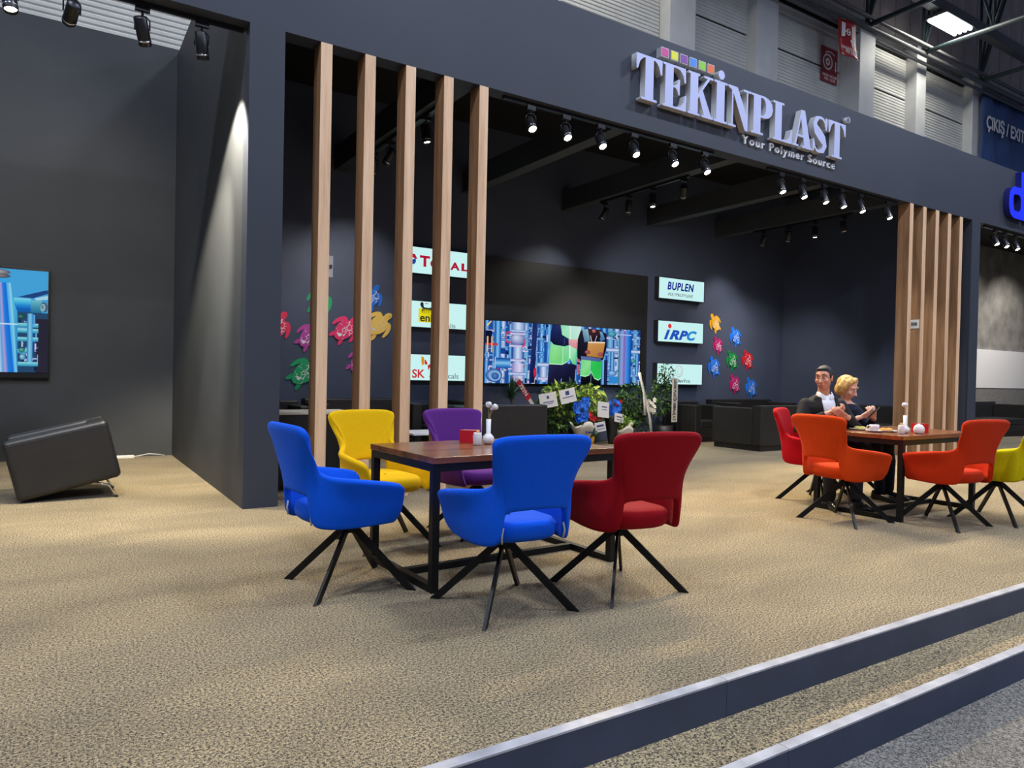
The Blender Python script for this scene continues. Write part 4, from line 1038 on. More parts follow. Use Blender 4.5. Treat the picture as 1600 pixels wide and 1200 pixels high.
# ================================================================== TABLES
def dining_table(x, y, rz, label, w_=1.36, d=0.84):
    t = thing('dining_table', label, 'table', (x, y, 0), rz, 'walnut tables on black frames')
    MB().box(-w_/2 - .005, w_/2 + .005, -d/2 - .005, d/2 + .005, .714, .75).build('tabletop', M['walnut'], t, bevel=0.002)
    f = M['black_metal']; s = .045
    for a in (-1, 1):
        for b_ in (-1, 1):
            cx, cy = a * (w_/2 - s/2), b_ * (d/2 - s/2)
            MB().box(cx - s/2, cx + s/2, cy - s/2, cy + s/2, 0, .714).build('leg', f, t, bevel=0.002)
    for b_ in (-1, 1):
        cy = b_ * (d/2 - s/2)
        MB().box(-w_/2 + s, w_/2 - s, cy - s/2, cy + s/2, .669, .7135).build('apron', f, t)
    for a in (-1, 1):
        cx = a * (w_/2 - s/2)
        MB().box(cx - s/2, cx + s/2, -d/2 + s, d/2 - s, .669, .7135).build('apron', f, t)
        MB().box(cx - s/2, cx + s/2, -d/2 + s, d/2 - s, 0, .04).build('floor_bar', f, t)
    MB().box(-w_/2 + s, w_/2 - s, -s/2, s/2, 0, .04).build('stretcher', f, t)
    return t
dining_table(2.415, 3.95, R(2), 'walnut table on black frame with vase, between blue and yellow chairs')
dining_table(6.86, 3.79, R(1), 'walnut table on black frame where two people sit')

# ---- things on the tables
M['red_box'] = pbr('red_napkin_box', srgb(190, 10, 30), 0.4)
M['straw'] = pbr('toothpick', srgb(205, 165, 110), 0.6)
M['petal'] = pbr('white_petal', (0.8, 0.79, 0.74), 0.7, noise=(80, 0.15))
M['stem'] = pbr('dry_stem', srgb(150, 130, 95), 0.7)
M['stem_green'] = pbr('green_stem', srgb(70, 110, 40), 0.6)
def jar(x, y, label):
    t = thing('toothpick_jar', label, 'jar', (x, y, .7505), group='toothpick jars')
    MB().lathe([(.0, 0), (.024, 0), (.029, .006), (.029, .062), (.026, .072), (.026, .08), (.023, .08), (.023, .03), (0, .03)], 20, cap=False).build('jar_body', M['white'], t)
    rg = random.Random(int(x * 100))
    for k in range(9):
        a = rg.uniform(0, 2 * PI); r = rg.uniform(.004, .016)
        MB().tube([(r * .6 * math.cos(a), r * .6 * math.sin(a), .032), (r * 1.3 * math.cos(a), r * 1.3 * math.sin(a), .098 + rg.uniform(-.004, .006))], .0018, 5).build('toothpick', M['straw'], t)
def napkin_box(x, y, rz, label):
    t = thing('napkin_box', label, 'box', (x, y, .7505), rz, 'red napkin boxes')
    b = MB(); b.box(-.065, .065, -.03, -.024, 0, .085); b.box(-.065, .065, .024, .03, 0, .085); b.box(-.065, -.059, -.024, .024, 0, .085); b.box(.059, .065, -.024, .024, 0, .085); b.box(-.059, .059, -.024, .024, 0, .006)
    b.build('box_body', M['red_box'], t)
    for k in range(5):
        MB().box(-.055, .055, -.021 + k * .008, -.015 + k * .008, .007, .082 + .002 * (k % 2)).build('napkin', M['paper'], t)
def vase(x, y, flowers, label, h=.165):
    t = thing('bud_vase', label, 'vase', (x, y, .7505), group='white bud vases')
    MB().lathe([(.0, 0), (.020, 0), (.034, .010), (.040, .030), (.036, .050), (.022, .064), (.015, .072), (.0165, h), (.0135, h), (.012, .075), (0, .07)], 22, cap=False).build('vase_body', M['white'], t)
    for k, (dx, dy, z, r) in enumerate(flowers):
        MB().tube([(0, 0, .08), (dx * .3, dy * .3, h + (z - h) * .4), (dx, dy, z)], .0022, 5).build('stem', M['stem'], t)
        rg = random.Random(k + int(x * 50)); b = MB()
        b.ball((dx, dy, z), r * .86, 10, 7)
        for _ in range(46):
            v = Vector((rg.gauss(0, 1), rg.gauss(0, 1), rg.gauss(0, 1))).normalized()
            b.ball(Vector((dx, dy, z)) + v * r * .82, r * .26, 5, 4)
        b.build('bloom', M['petal'], t)
jar(2.325, 4.03, 'white toothpick jar beside the vase on the near table')
napkin_box(2.36, 4.20, R(-25), 'red napkin box on the near table')
vase(2.425, 4.06, [(-.002, 0, .262, .021), (.048, 0, .245, .021), (.026, .01, .232, .010)], 'white bud vase with two round white blooms, on the near table')
jar(6.47, 3.53, 'white toothpick jar at the near corner of the table with people')
napkin_box(6.86, 3.57, R(-30), 'red napkin box on the table with people')
vase(6.585, 3.56, [(-.02, 0, .262, .022), (.02, .01, .262, .020)], 'white bud vase with pale blooms on the table with people')
t = thing('sugar_pot', 'round white pot on the table with people', 'pot', (6.655, 3.47, .7505))
MB().lathe([(0, 0), (.028, 0), (.042, .014), (.047, .04), (.041, .066), (.025, .082), (.016, .085), (.0, .083)], 22, cap=False).build('pot_body', M['white'], t)
MB().lathe([(.0, .082), (.012, .083), (.010, .09), (0, .095)], 12, cap=False).build('knob', M['white'], t)
# coffee cup on a saucer, plates
M['pink_china'] = pbr('pinkish_china', (0.72, 0.62, 0.62), 0.2)
t = thing('saucer', 'white saucer under the coffee cup', 'saucer', (6.43, 3.76, .7505))
MB().lathe([(0, .003), (.03, .003), (.03, 0), (.034, 0), (.075, .014), (.076, .016), (.03, .007), (0, .006)], 28, cap=False).build('dish', M['pink_china'], t)
t = thing('coffee_cup', 'pinkish white coffee cup on its saucer', 'cup', (6.43, 3.76, .7575))
MB().lathe([(0, 0), (.026, 0), (.034, .008), (.041, .030), (.043, .062), (.040, .062), (.038, .03), (0, .010)], 26, cap=False).build('cup_body', M['pink_china'], t)
MB().tube([(-.036, .022, .05), (-.055, .033, .053), (-.063, .038, .038), (-.055, .033, .02), (-.036, .021, .018)], .005, 8).build('handle', M['pink_china'], t)
M['bread'] = pbr('pastry', srgb(214, 150, 60), 0.7, noise=(30, 0.4)); M['salad'] = pbr('pale_food', srgb(205, 190, 90), 0.7, noise=(30, 0.4))
def plate(x, y, food, label, flabel):
    t = thing('plate', label, 'plate', (x, y, .7505), group='plates with food')
    MB().lathe([(0, .004), (.05, .004), (.05, 0), (.055, 0), (.095, .012), (.096, .015), (.055, .008), (0, .007)], 30, cap=False).build('dish', M['white'], t)
    rg = random.Random(int(x * 77))
    for k in range(5):
        a = k * 1.256; c = (x + .035 * math.cos(a), y + .035 * math.sin(a), .7595)
        f = thing('pastry', flabel, 'food', c, rg.uniform(0, 3), group=label)
        b = MB(); rows_ = []
        for i in range(7):
            u = -1 + 2 * i / 6; rr = max(.05, math.sqrt(max(0, 1 - u * u))) * .016
            rows_.append([(u * .030, rr * math.cos(q * PI / 4) * 1.1 + .006 * u * u, max(0, rr * math.sin(q * PI / 4) + .010)) for q in range(8)])
        b.grid(rows_, close_u=True); b.build('crust', food, f)
plate(6.60, 3.74, M['bread'], 'small plate of golden pastries beside the cup', 'golden pastry on the plate beside the cup')
plate(6.56, 3.98, M['salad'], 'small plate of pale food in front of the man', 'pale bite of food on the plate in front of the man')

# ================================================================== SOFAS AND ARMCHAIRS
M['leather_lit'] = M['leather']
def sofa(name, label, loc, rz, w_, d, h=.79, arm=.16, seats=2, group='black lounge seats', plinth=.09):
    """faces +y; origin at the floor centre"""
    t = thing(name, label, 'sofa' if seats > 1 else 'armchair', loc, rz, group)
    L_ = M['leather']
    MB().box(-w_/2 + .03, w_/2 - .03, -d/2 + .03, d/2 - .03, 0, plinth).build('plinth', M['lamp_black'], t)
    MB().box(-w_/2 + arm, w_/2 - arm, -d/2 + .2, d/2 - .01, plinth, .27).build('seat_base', L_, t, bevel=.012)
    MB().box(-w_/2 + arm * .0, w_/2, -d/2, -d/2 + .19, plinth, h).build('backrest', L_, t, bevel=.02, seg=3)
    for a in (-1, 1):
        x0 = -w_/2 if a < 0 else w_/2 - arm
        MB().box(x0, x0 + arm, -d/2 + .192, d/2, plinth, h - .05).build('arm', L_, t, bevel=.02, seg=3)
    cw = (w_ - 2 * arm) / seats
    for i in range(seats):
        x0 = -w_/2 + arm + i * cw
        MB().box(x0 + .004, x0 + cw - .004, -d/2 + .195, d/2 - .005, .272, .42).build('seat_cushion', L_, t, bevel=.03, seg=3)
    return t
t = thing('low_cabinet', 'low black cabinet with cream top just behind the first slats', 'cabinet', (2.19, 7.50, 0))
M['cream_top'] = pbr('cream_laminate', srgb(226, 216, 196), 0.4)
MB().box(-.48, .48, -.24, .26, 0, .06).build('plinth', M['lamp_black'], t)
MB().box(-.495, .495, -.255, .27, .06, .765).build('body', M['black_panel'], t, bevel=.003)
MB().box(-.50, .50, -.265, .275, .766, .79).build('worktop', M['cream_top'], t, bevel=.003)
for q in (-1, 1):
    MB().box(q * .245 - .238, q * .245 + .238, .27, .288, .075, .755).build('door', M['black_panel'], t, bevel=.002)
sofa('lounge_sofa', 'black sofa against the wall below the green turtle plaque', (2.35, 9.86, 0), PI, 1.1, .8, seats=1)
sofa('lounge_sofa', 'long black sofa against the wall behind the slats', (3.75, 9.86, 0), PI, 1.55, .8, h=.82)
sofa('lounge_armchair', 'black armchair under the light boxes behind the slats', (5.18, 9.90, 0), PI / 2 + R(8), .82, .8, seats=1)
sofa('lounge_sofa', 'black armchair with its back turned behind the purple chair', (5.50, 8.88, 0), 0, 1.14, .8, seats=1)
sofa('lounge_armchair', 'black armchair standing against the wall under the ring-marked light box', (10.62, 9.90, 0), PI, .74, .8, h=.76, seats=1)
t = sofa('lounge_sofa', 'big black sofa with its back turned, beside the bright red chair', (11.02, 8.38, 0), 0, 1.96, 1.06, h=.78, arm=.2)
sofa('lounge_sofa', 'black sofa against the wall below the lowest turtle plaques', (12.35, 9.9, 0), PI, 1.9, .82, h=.80)
sofa('lounge_sofa', 'black sofa along the side wall behind the seated people', (13.5, 8.1, 0), PI / 2, 2.0, .82, h=.76)
sofa('neighbour_sofa', 'black sofa in the neighbouring stand past the far pillar', (18.6, 8.3, 0), PI, 3.0, .95, h=.80, group='neighbour seats')
sofa('neighbour_armchair', 'black armchair in the neighbouring stand at the picture edge', (19.6, 7.05, 0), PI / 2, .9, .85, seats=1, h=.78, group='neighbour seats')
# low table behind the slats
t = thing('coffee_table', 'low white topped coffee table behind the slats', 'table', (4.42, 8.75, 0))
MB().box(-.5, .5, -.3, .3, .40, .425).build('tabletop', M['white_matt'], t, bevel=.003)
for a in (-1, 1):
    for b_ in (-1, 1):
        MB().box(a * .46 - .018, a * .46 + .018, b_ * .26 - .018, b_ * .26 + .018, 0, .40).build('leg', M['black_metal'], t)
# tipped armchair in the bay
t = thing('tilted_armchair', 'dark box armchair tipped forward on its front edge below the television', 'armchair', (-0.262, 7.50, 0.006))
t.rotation_euler = (0, -R(13.6), 0)
LR = .05
MB().box(0, .82, 0, .15, .0, .545).build('arm', M['leather'], t, bevel=.045, seg=4)
MB().box(0, .82, .58, .73, .0, .545).build('arm', M['leather'], t, bevel=.045, seg=4)
MB().box(.65, .815, .152, .578, .02, .54).build('backrest', M['leather'], t, bevel=.04, seg=4)
MB().box(.01, .648, .152, .578, .02, .36).build('seat_cushion', M['leather'], t, bevel=.04, seg=4)
for y in (.06, .66):
    MB().tube([(.60, y, .0), (.70, y, -.055), (.735, y, -.175)], [.011, .012, .012], 10).build('chrome_leg', M['chrome'], t)
    MB().lathe([(.0, -.004), (.016, -.004), (.016, .01), (0, .012)], 12, c=(.737, y, -.180)).build('foot_cap', M['lamp_black'], t)
MB().box(-.004, .0, .06, .085, .30, .34).build('label_tab', M['paper'], t)
t = thing('power_strip', 'white power strip with cable on the carpet by the wall', 'power strip', (0.78, 10.72, 0))
MB().box(-.16, .12, -.03, .03, 0, .04).build('strip_body', M['white'], t, bevel=.006)
MB().tube([(.12, 0, .02), (.20, .02, .03), (.30, .05, .045), (.42, .08, .03), (.50, .1, .01)], .006, 8).build('cable', M['white'], t)

# ================================================================== PEOPLE
M['skin_man'] = pbr('skin_man', srgb(204, 142, 112), 0.5, noise=(25, 0.08))
M['skin_woman'] = pbr('skin_woman', srgb(224, 170, 142), 0.5, noise=(25, 0.06))
M['suit'] = pbr('dark_suit_cloth', (0.020, 0.019, 0.020), 0.8, noise=(200, 0.3), spec=0.2)
M['navy'] = pbr('navy_cloth', (0.012, 0.016, 0.034), 0.8, noise=(200, 0.3), spec=0.2)
M['shirt'] = pbr('white_shirt_cloth', (0.72, 0.72, 0.74), 0.75, noise=(12, 0.05))
M['hair_dark'] = pbr('dark_hair', (0.012, 0.010, 0.009), 0.6, noise=(60, 0.7), bump=(140, 0.5), stretch=(1, 1, 0.3))
M['hair_blond'] = pbr('blonde_hair', srgb(212, 168, 92), 0.45, noise=(40, 0.28), bump=(70, 0.7), stretch=(1.5, 1.5, 0.2))
M['lip'] = pbr('lip', srgb(170, 84, 78), 0.45)
M['eye_white'] = pbr('eye_white', (0.7, 0.68, 0.66), 0.2)
M['iris'] = pbr('iris', (0.015, 0.010, 0.008), 0.1)
M['shoe'] = pbr('black_shoe', (0.008, 0.008, 0.008), 0.25)

def ring_loft(b, rings, n=20, e=2.3):
    rows_ = []
    for z, cx, cy, rx, ry in rings:
        rows_.append([(cx + x, cy + y, z) for x, y in sup(rx, ry, e, n)])
    base = len(b.v)
    b.grid(rows_, close_u=True)
    s0 = b.smooth; b.smooth = True
    b._add([], [])
    b.f.append([base + i for i in range(n - 1, -1, -1)]); b.mi.append(b.cur); b.sm.append(True)
    m = base + (len(rows_) - 1) * n
    b.f.append([m + i for i in range(n)]); b.mi.append(b.cur); b.sm.append(True); b.smooth = s0

def limb(b, pts, n=12):
    """tapering limb with ball joints; pts = (x,y,z,r)"""
    b.tube([p[:3] for p in pts], [p[3] for p in pts], n)
    for p in pts: b.ball(p[:3], p[3], 12, 8)

def hand(b, wrist, fdir, normal, curl, side):
    """palm, four unequal bent fingers and a thumb leaving the side of the palm"""
    w_ = Vector(wrist); f = Vector(fdir).normalized(); nrm = Vector(normal); nrm = (nrm - f * nrm.dot(f)).normalized(); s = f.cross(nrm) * side
    for k in range(5):
        c = w_ + f * (.02 + .017 * k)
        for q in (-.028, -.009, .010, .029): b.ball(c + s * q * (.62 + .1 * k), .0155 - .0008 * k, 8, 6)
    kn = w_ + f * .098
    for i, (off, ln) in enumerate(((-.031, .082), (-.010, .092), (.011, .086), (.031, .068))):
        p = kn + s * off; d = f.copy(); pts = [p - f * .015]; a = curl * (1 + .1 * i)
        for seg in (.42, .33, .25):
            ax = d.cross(nrm).normalized(); d = Matrix.Rotation(a, 3, ax) @ d
            p = p + d * ln * seg; pts.append(p)
        b.tube(pts, [.0098, .0092, .0085, .0075], 8); b.ball(pts[-1], .0076, 8, 6)
    p = w_ + f * .035 - s * .032; d = (f * .75 - s * .72 + nrm * .25).normalized(); pts = [p, p + d * .036]
    d2 = (f * .95 - s * .25 + nrm * .35).normalized(); pts += [pts[-1] + d2 * .030, pts[-1] + d2 * .052]
    b.tube(pts, [.0135, .0115, .0105, .0085], 8); b.ball(pts[-1], .0086, 8, 6)

def remesh(o, vox, smooth=3):
    m = o.modifiers.new('fuse', 'REMESH'); m.mode = 'VOXEL'; m.voxel_size = vox; m.use_smooth_shade = True
    if smooth:
        s = o.modifiers.new('soften', 'SMOOTH'); s.factor = 0.5; s.iterations = smooth
    return o

def head_shape(b, H, female=False):
    """skull, jaw, nose, brow, ears in head space: +y is the face, origin at the head's middle"""
    k = b.M; b.M = H
    b.ball((0, -.012, .030), .1, 20, 14, (.78, .98, .98))
    b.ball((0, .016, -.028), .1, 18, 12, (.66, .74, .92))
    b.ball((0, .040, -.082), .042, 14, 10, (1.0, .92, .75))
    b.ball((0, .028, -.05), .062, 14, 10, (.98, .88, .85))
    b.tube([(0, .086, .022), (0, .099, -.004), (0, .110, -.024)], [.010, .012, .014], 8); b.ball((0, .110, -.024), .0155, 10, 8); b.ball((-.012, .101, -.028), .0095, 8, 6); b.ball((.012, .101, -.028), .0095, 8, 6)
    for s in (-1, 1):
        b.tube([(s * .012, .086 if female else .089, .040), (s * .035, .080 if female else .085, .045), (s * .054, .064 if female else .068, .038)], [.009, .0095, .009], 8)
        b.ball((s * .042, .068, -.018), .024, 10, 8, (1, .8, 1))
        b.ball((s * .077, -.004, .004), .024, 10, 8, (.42, .75, 1.25)); b.ball((s * .079, -.002, -.018), .014, 8, 6, (.5, .8, 1))
    b.ball((0, .086, -.052), .017, 10, 8, (1.5, .8, .62)); b.ball((0, .083, -.064), .016, 10, 8, (1.3, .8, .6))
    b.M = k
def head_details(root, body, H, female=False):
    for s in (-1, 1):
        e = MB(); e.M = H; e.ball((s * .032, .0790, .016), .0115, 12, 8, (1.15, .7, .55)); e.build('eye', M['eye_white'], body)
        e = MB(); e.M = H; e.ball((s * .031, .0860, .0155), .0058, 10, 6, (1, .4, .95)); e.build('iris', M['iris'], body)
        e = MB(); e.M = H; e.tube([(s * .014, .097, .047), (s * .032, .094, .052), (s * .052, .078, .046)], [.0018, .0026, .0016] if female else [.0035, .0045, .003], 6); e.build('eyebrow', M['hair_blond'] if female else M['hair_dark'], body)
    e = MB(); e.M = H; e.tube([(-.024, .090, -.057), (-.008, .0990, -.0545), (0, .0990, -.056), (.008, .0990, -.0545), (.024, .090, -.057)], [.002, .0042, .0042, .0042, .002], 6)
    e.build('lips', M['lip'], body)

def headM(c, yaw, pitch, roll=0):
    return Matrix.Translation(c) @ Matrix.Rotation(yaw, 4, 'Z') @ Matrix.Rotation(pitch, 4, 'X') @ Matrix.Rotation(roll, 4, 'Y')

def shoe(b, ankle, d):
    a = Vector(ankle); d = Vector(d).normalized()
    b.tube([a + Vector((0, 0, -.01)) - d * .03, a - d * .05 + Vector((0, 0, -.055))], [.045, .040], 10)
    pts = [a - d * .05 + Vector((0, 0, -.058)), a + d * .04 + Vector((0, 0, -.052)), a + d * .13 + Vector((0, 0, -.062)), a + d * .19 + Vector((0, 0, -.070))]
    b.tube(pts, [.038, .042, .038, .022], 12)
    for p, r in zip(pts, (.038, .042, .038, .022)): b.ball(p, r, 10, 7)

# ---- man in a dark jacket, looking over his shoulder
man = thing('person', 'man in dark jacket and open white shirt looking away from the table', 'person', (6.55, 4.37, 0), R(150))
HM = headM((0.015, .03, 1.238), -R(44), -R(4), R(3))
b = MB()
ring_loft(b, [(.47,0,-.06,.15,.12),(.60,0,-.06,.16,.125),(.72,0,-.05,.155,.115),(.85,0,-.03,.17,.12),(.95,0,-.02,.185,.12),(1.01,0,-.015,.165,.10),(1.05,0,-.01,.095,.07),(1.09,0.005,0,.058,.058)])
b.tube([(0, -.005, 1.04), (.005, .01, 1.10), (.012, .02, 1.17)], [.060, .056, .056], 14)
head_shape(b, HM)
limb(b, [(.172,-.01,.975,.055),(.268,.06,.78,.044),(.285,.09,.745,.042),(.10,.24,.885,.030),(.065,.262,.905,.026)])
limb(b, [(-.172,-.01,.975,.055),(-.268,.08,.78,.044),(-.28,.11,.75,.042),(-.12,.28,.86,.030),(-.085,.298,.872,.026)])
hand(b, (.065,.262,.905), (-.72,.42,.25), (-.2,-.6,.75), .55, 1)
hand(b, (-.085,.298,.872), (.75,.25,.30), (0,-.8,.6), .5, -1)
for s in (-1, 1):
    limb(b, [(s*.09,-.02,.545,.085),(s*.12,.20,.555,.075),(s*.14,.40,.550,.058),(s*.14,.42,.40,.052),(s*.13,.43,.22,.045),(s*.13,.43,.10,.036)])
body = remesh(b.build('body', M['skin_man'], man), .0065, 2)
head_details(man, body, HM)
# hair: short, combed back
h = MB(); h.M = HM
h.ball((0, -.022, .046), .1, 20, 14, (.815, .985, .92)); h.ball((0, .03, .098), .045, 12, 8, (1.3, 1.0, .55))
for s in (-1, 1): h.ball((s * .071, .012, .03), .02, 8, 6, (.55, 1.1, 1.6))
hair = h.build('hair', M['hair_dark'], man); remesh(hair, .007, 2)
# jacket
j = MB()
ring_loft(j, [(.50,0,-.055,.185,.15),(.60,0,-.055,.185,.148),(.72,0,-.045,.175,.135),(.85,0,-.028,.188,.137),(.95,0,-.02,.205,.138),(1.01,0,-.018,.188,.115),(1.05,0,-.02,.115,.085),(1.075,0,-.025,.078,.066)])
limb(j, [(.175,-.014,.972,.070),(.268,.06,.78,.058),(.288,.095,.742,.058),(.118,.232,.875,.043)])
limb(j, [(-.175,-.014,.972,.070),(-.268,.08,.78,.058),(-.288,.115,.742,.058),(-.138,.270,.852,.043)])
jk = remesh(j.build('jacket', M['suit'], man), .009, 3)
# shirt front in the open neck, its collar and the lapels
def front_y(z):
    t_ = [(.50,.095),(.72,.09),(.85,.109),(.95,.118),(1.01,.097),(1.05,.065),(1.075,.041)]
    for (a, ya), (c, yc) in zip(t_, t_[1:]):
        if a <= z <= c: return ya + (yc - ya) * (z - a) / (c - a)
    return .04
rows_ = []
for i in range(15):
    z = .70 + .385 * i / 14; w_ = .012 + .062 * min(1, i / 10)
    rows_.append([(w_ * u, front_y(z) + .014 - .10 * (w_ * u) ** 2 / .06 - .012 * (i > 11), z) for u in (-1, -.6, -.2, .2, .6, 1)])
MB().grid(rows_).build('shirt', M['shirt'], man, solid=.014, sub=1)
for s in (-1, 1):
    MB().grid([[(s * .012, .092, 1.065), (s * .055, .076, 1.095), (s * .066, .0, 1.125)], [(s * .02, .105, 1.01), (s * .085, .082, 1.045), (s * .085, .0, 1.085)]]).build('collar', M['shirt'], man, solid=.010, sub=2)
    rows_ = []
    for i in range(11):
        z = .70 + .36 * i / 10; w0 = .010 + .058 * min(1, i / 7.5); w1 = w0 + .018 + .04 * min(1, i / 7)
        yy = front_y(min(z, 1.03))
        rows_.append([(s * w0, yy + .024, z), (s * (w0 + w1) / 2, yy + .022 - .12 * w1 * w1 / .06, z), (s * w1, yy + .010 - .16 * w1 * w1 / .06, z - .004)])
    MB().grid(rows_).build('lapel', M['suit'], man, solid=.010, sub=1)
tr = MB()
ring_loft(tr, [(.455,0,-.05,.14,.12),(.49,0,-.05,.18,.145),(.57,0,-.055,.178,.142),(.64,0,-.055,.165,.13)])
for s in (-1, 1):
    limb(tr, [(s*.09,-.02,.545,.098),(s*.12,.20,.560,.090),(s*.14,.40,.555,.072),(s*.14,.425,.40,.066),(s*.13,.43,.22,.060),(s*.13,.43,.12,.058)])
remesh(tr.build('trousers', M['suit'], man), .010, 3)
for s in (-1, 1):
    sh = MB(); shoe(sh, (s * .13, .43, .10), (s * .15, 1, 0)); remesh(sh.build('shoe', M['shoe'], man), .008, 2)

# ---- woman bent over her phone
wom = thing('person', 'blonde woman in navy bent over the phone in her hands', 'person', (7.20, 4.50, 0), PI)
HW = headM((0.11, .045, 1.142), R(6), -R(24), R(6))
b = MB()
ring_loft(b, [(.47,0,-.06,.15,.12),(.60,0,-.06,.15,.115),(.72,.015,-.045,.135,.105),(.84,.04,-.02,.15,.11),(.92,.065,-.005,.16,.105),(.97,.075,.0,.14,.09),(1.0,.08,.003,.08,.062),(1.03,.085,.008,.05,.05)])
b.tube([(.08, .0, .98), (.09, .012, 1.03), (.10, .025, 1.09)], [.050, .046, .046], 14)
head_shape(b, HW, True)
limb(b, [(.225,-.005,.935,.048),(.30,.07,.76,.038),(.30,.10,.74,.037),(.245,.26,.845,.026),(.232,.285,.855,.022)])
limb(b, [(-.085,-.005,.935,.048),(-.13,.13,.77,.038),(-.12,.16,.76,.037),(.03,.30,.84,.026),(.055,.312,.848,.022)])
hand(b, (.232,.285,.855), (-.55,.55,.45), (-.6,-.2,.7), .32, 1)
hand(b, (.055,.312,.848), (.60,.25,.45), (-.1,-.7,.7), .6, -1)
for s in (-1, 1):
    limb(b, [(s*.08,-.02,.545,.08),(s*.10,.20,.555,.07),(s*.10,.38,.550,.052),(s*.10,.40,.40,.047),(s*.09,.41,.22,.040),(s*.09,.41,.10,.032)])
bodyw = remesh(b.build('body', M['skin_woman'], wom), .0065, 2)
head_details(wom, bodyw, HW, True)
h = MB(); h.M = HW
h.ball((0, -.028, .045), .1, 20, 14, (.90, 1.0, .95)); h.ball((0, -.07, -.02), .085, 14, 10, (.95, .6, 1.0))
for s in (-1, 1):
    h.tube([(s * .02, .025, .112), (s * .062, .022, .085), (s * .084, .008, .035), (s * .088, .0, -.02), (s * .078, -.005, -.065)], [.030, .034, .032, .030, .018], 10)
    h.tube([(s * .06, -.02, .09), (s * .098, -.03, .02), (s * .092, -.045, -.06)], [.035, .034, .022], 10)
h.tube([(-.05, .03, .118), (.02, .046, .108), (.07, .03, .075)], [.02, .024, .02], 10)
for s in (-1, 1): h.tube([(s * .070, .026, .07), (s * .082, .018, .01), (s * .076, .012, -.055)], [.020, .020, .012], 10)
remesh(h.build('hair', M['hair_blond'], wom), .007, 2)
j = MB()
ring_loft(j, [(.50,0,-.055,.175,.14),(.60,0,-.055,.168,.135),(.72,.015,-.042,.152,.122),(.84,.04,-.018,.166,.124),(.92,.065,-.004,.175,.120),(.965,.075,-.002,.155,.10),(.99,.08,0,.09,.072)])
limb(j, [(.228,-.006,.93,.062),(.305,.07,.76,.050),(.305,.102,.738,.048),(.262,.225,.825,.036)])
limb(j, [(-.088,-.006,.93,.062),(-.135,.13,.77,.050),(-.122,.165,.757,.048),(.0,.272,.822,.036)])
remesh(j.build('jacket', M['navy'], wom), .009, 3)
tr = MB()
ring_loft(tr, [(.455,0,-.05,.14,.12),(.49,0,-.05,.17,.14),(.57,0,-.055,.168,.138),(.64,0,-.055,.155,.125)])
for s in (-1, 1):
    limb(tr, [(s*.08,-.02,.545,.092),(s*.10,.20,.558,.082),(s*.10,.38,.553,.064),(s*.10,.405,.40,.058),(s*.09,.41,.22,.052),(s*.09,.41,.12,.050)])
remesh(tr.build('trousers', M['navy'], wom), .010, 3)
for s in (-1, 1):
    sh = MB(); shoe(sh, (s * .09, .41, .10), (s * .1, 1, 0)); remesh(sh.build('shoe', M['shoe'], wom), .008, 2)
M['phone_glass'] = pbr('phone_glass', (0.02, 0.02, 0.022), 0.1, emit=((0.5, 0.55, 0.6), 0.15))
ph = thing('smartphone', 'dark smartphone held in the woman\'s hands', 'phone', (7.055, 4.135, .905))
ph.rotation_euler = (R(48), R(8), R(180 + 12))
MB().box(-.036, .036, -.075, .075, -.004, .004).build('phone_case', M['lamp_black'], ph, bevel=.003)
MB().box(-.033, .033, -.071, .071, .004, .0046).build('display', M['phone_glass'], ph)

# ================================================================== FLOWERS AND PLANTS IN FRONT OF THE SCREEN
def leafmat(nm, c, rough=0.45):
    return pbr('leaf_' + nm, srgb(*c), rough, noise=(14, 0.35))
M['leaf_mid'] = leafmat('mid', (92, 136, 48)); M['leaf_light'] = leafmat('light', (172, 192, 80)); M['leaf_dark'] = leafmat('dark', (48, 80, 40)); M['leaf_blade'] = leafmat('blade', (52, 92, 50), 0.35)
M['petal_blue'] = pbr('petal_blue', srgb(40, 116, 240), 0.6, noise=(30, 0.35)); M['petal_red'] = pbr('petal_red', srgb(190, 20, 36), 0.6, noise=(30, 0.3)); M['petal_white'] = pbr('petal_white', srgb(232, 226, 208), 0.6, noise=(30, 0.1))
M['wrap'] = pbr('wrapping_paper', srgb(216, 212, 200), 0.6, noise=(5, 0.12)); M['pot_yellow'] = pbr('pot_yellow', srgb(226, 160, 24), 0.4); M['pot_dark'] = pbr('pot_dark', (0.02, 0.02, 0.022), 0.5); M['bark'] = pbr('bark', srgb(80, 62, 46), 0.8, noise=(30, 0.3))
M['card'] = pbr('card_white', srgb(214, 214, 212), 0.5); M['ink_card'] = pbr('ink_card', srgb(50, 60, 120), 0.5); M['ribbon'] = pbr('ribbon_white', srgb(222, 216, 204), 0.5); M['ribbon_red'] = pbr('ribbon_red', srgb(180, 22, 40), 0.5)
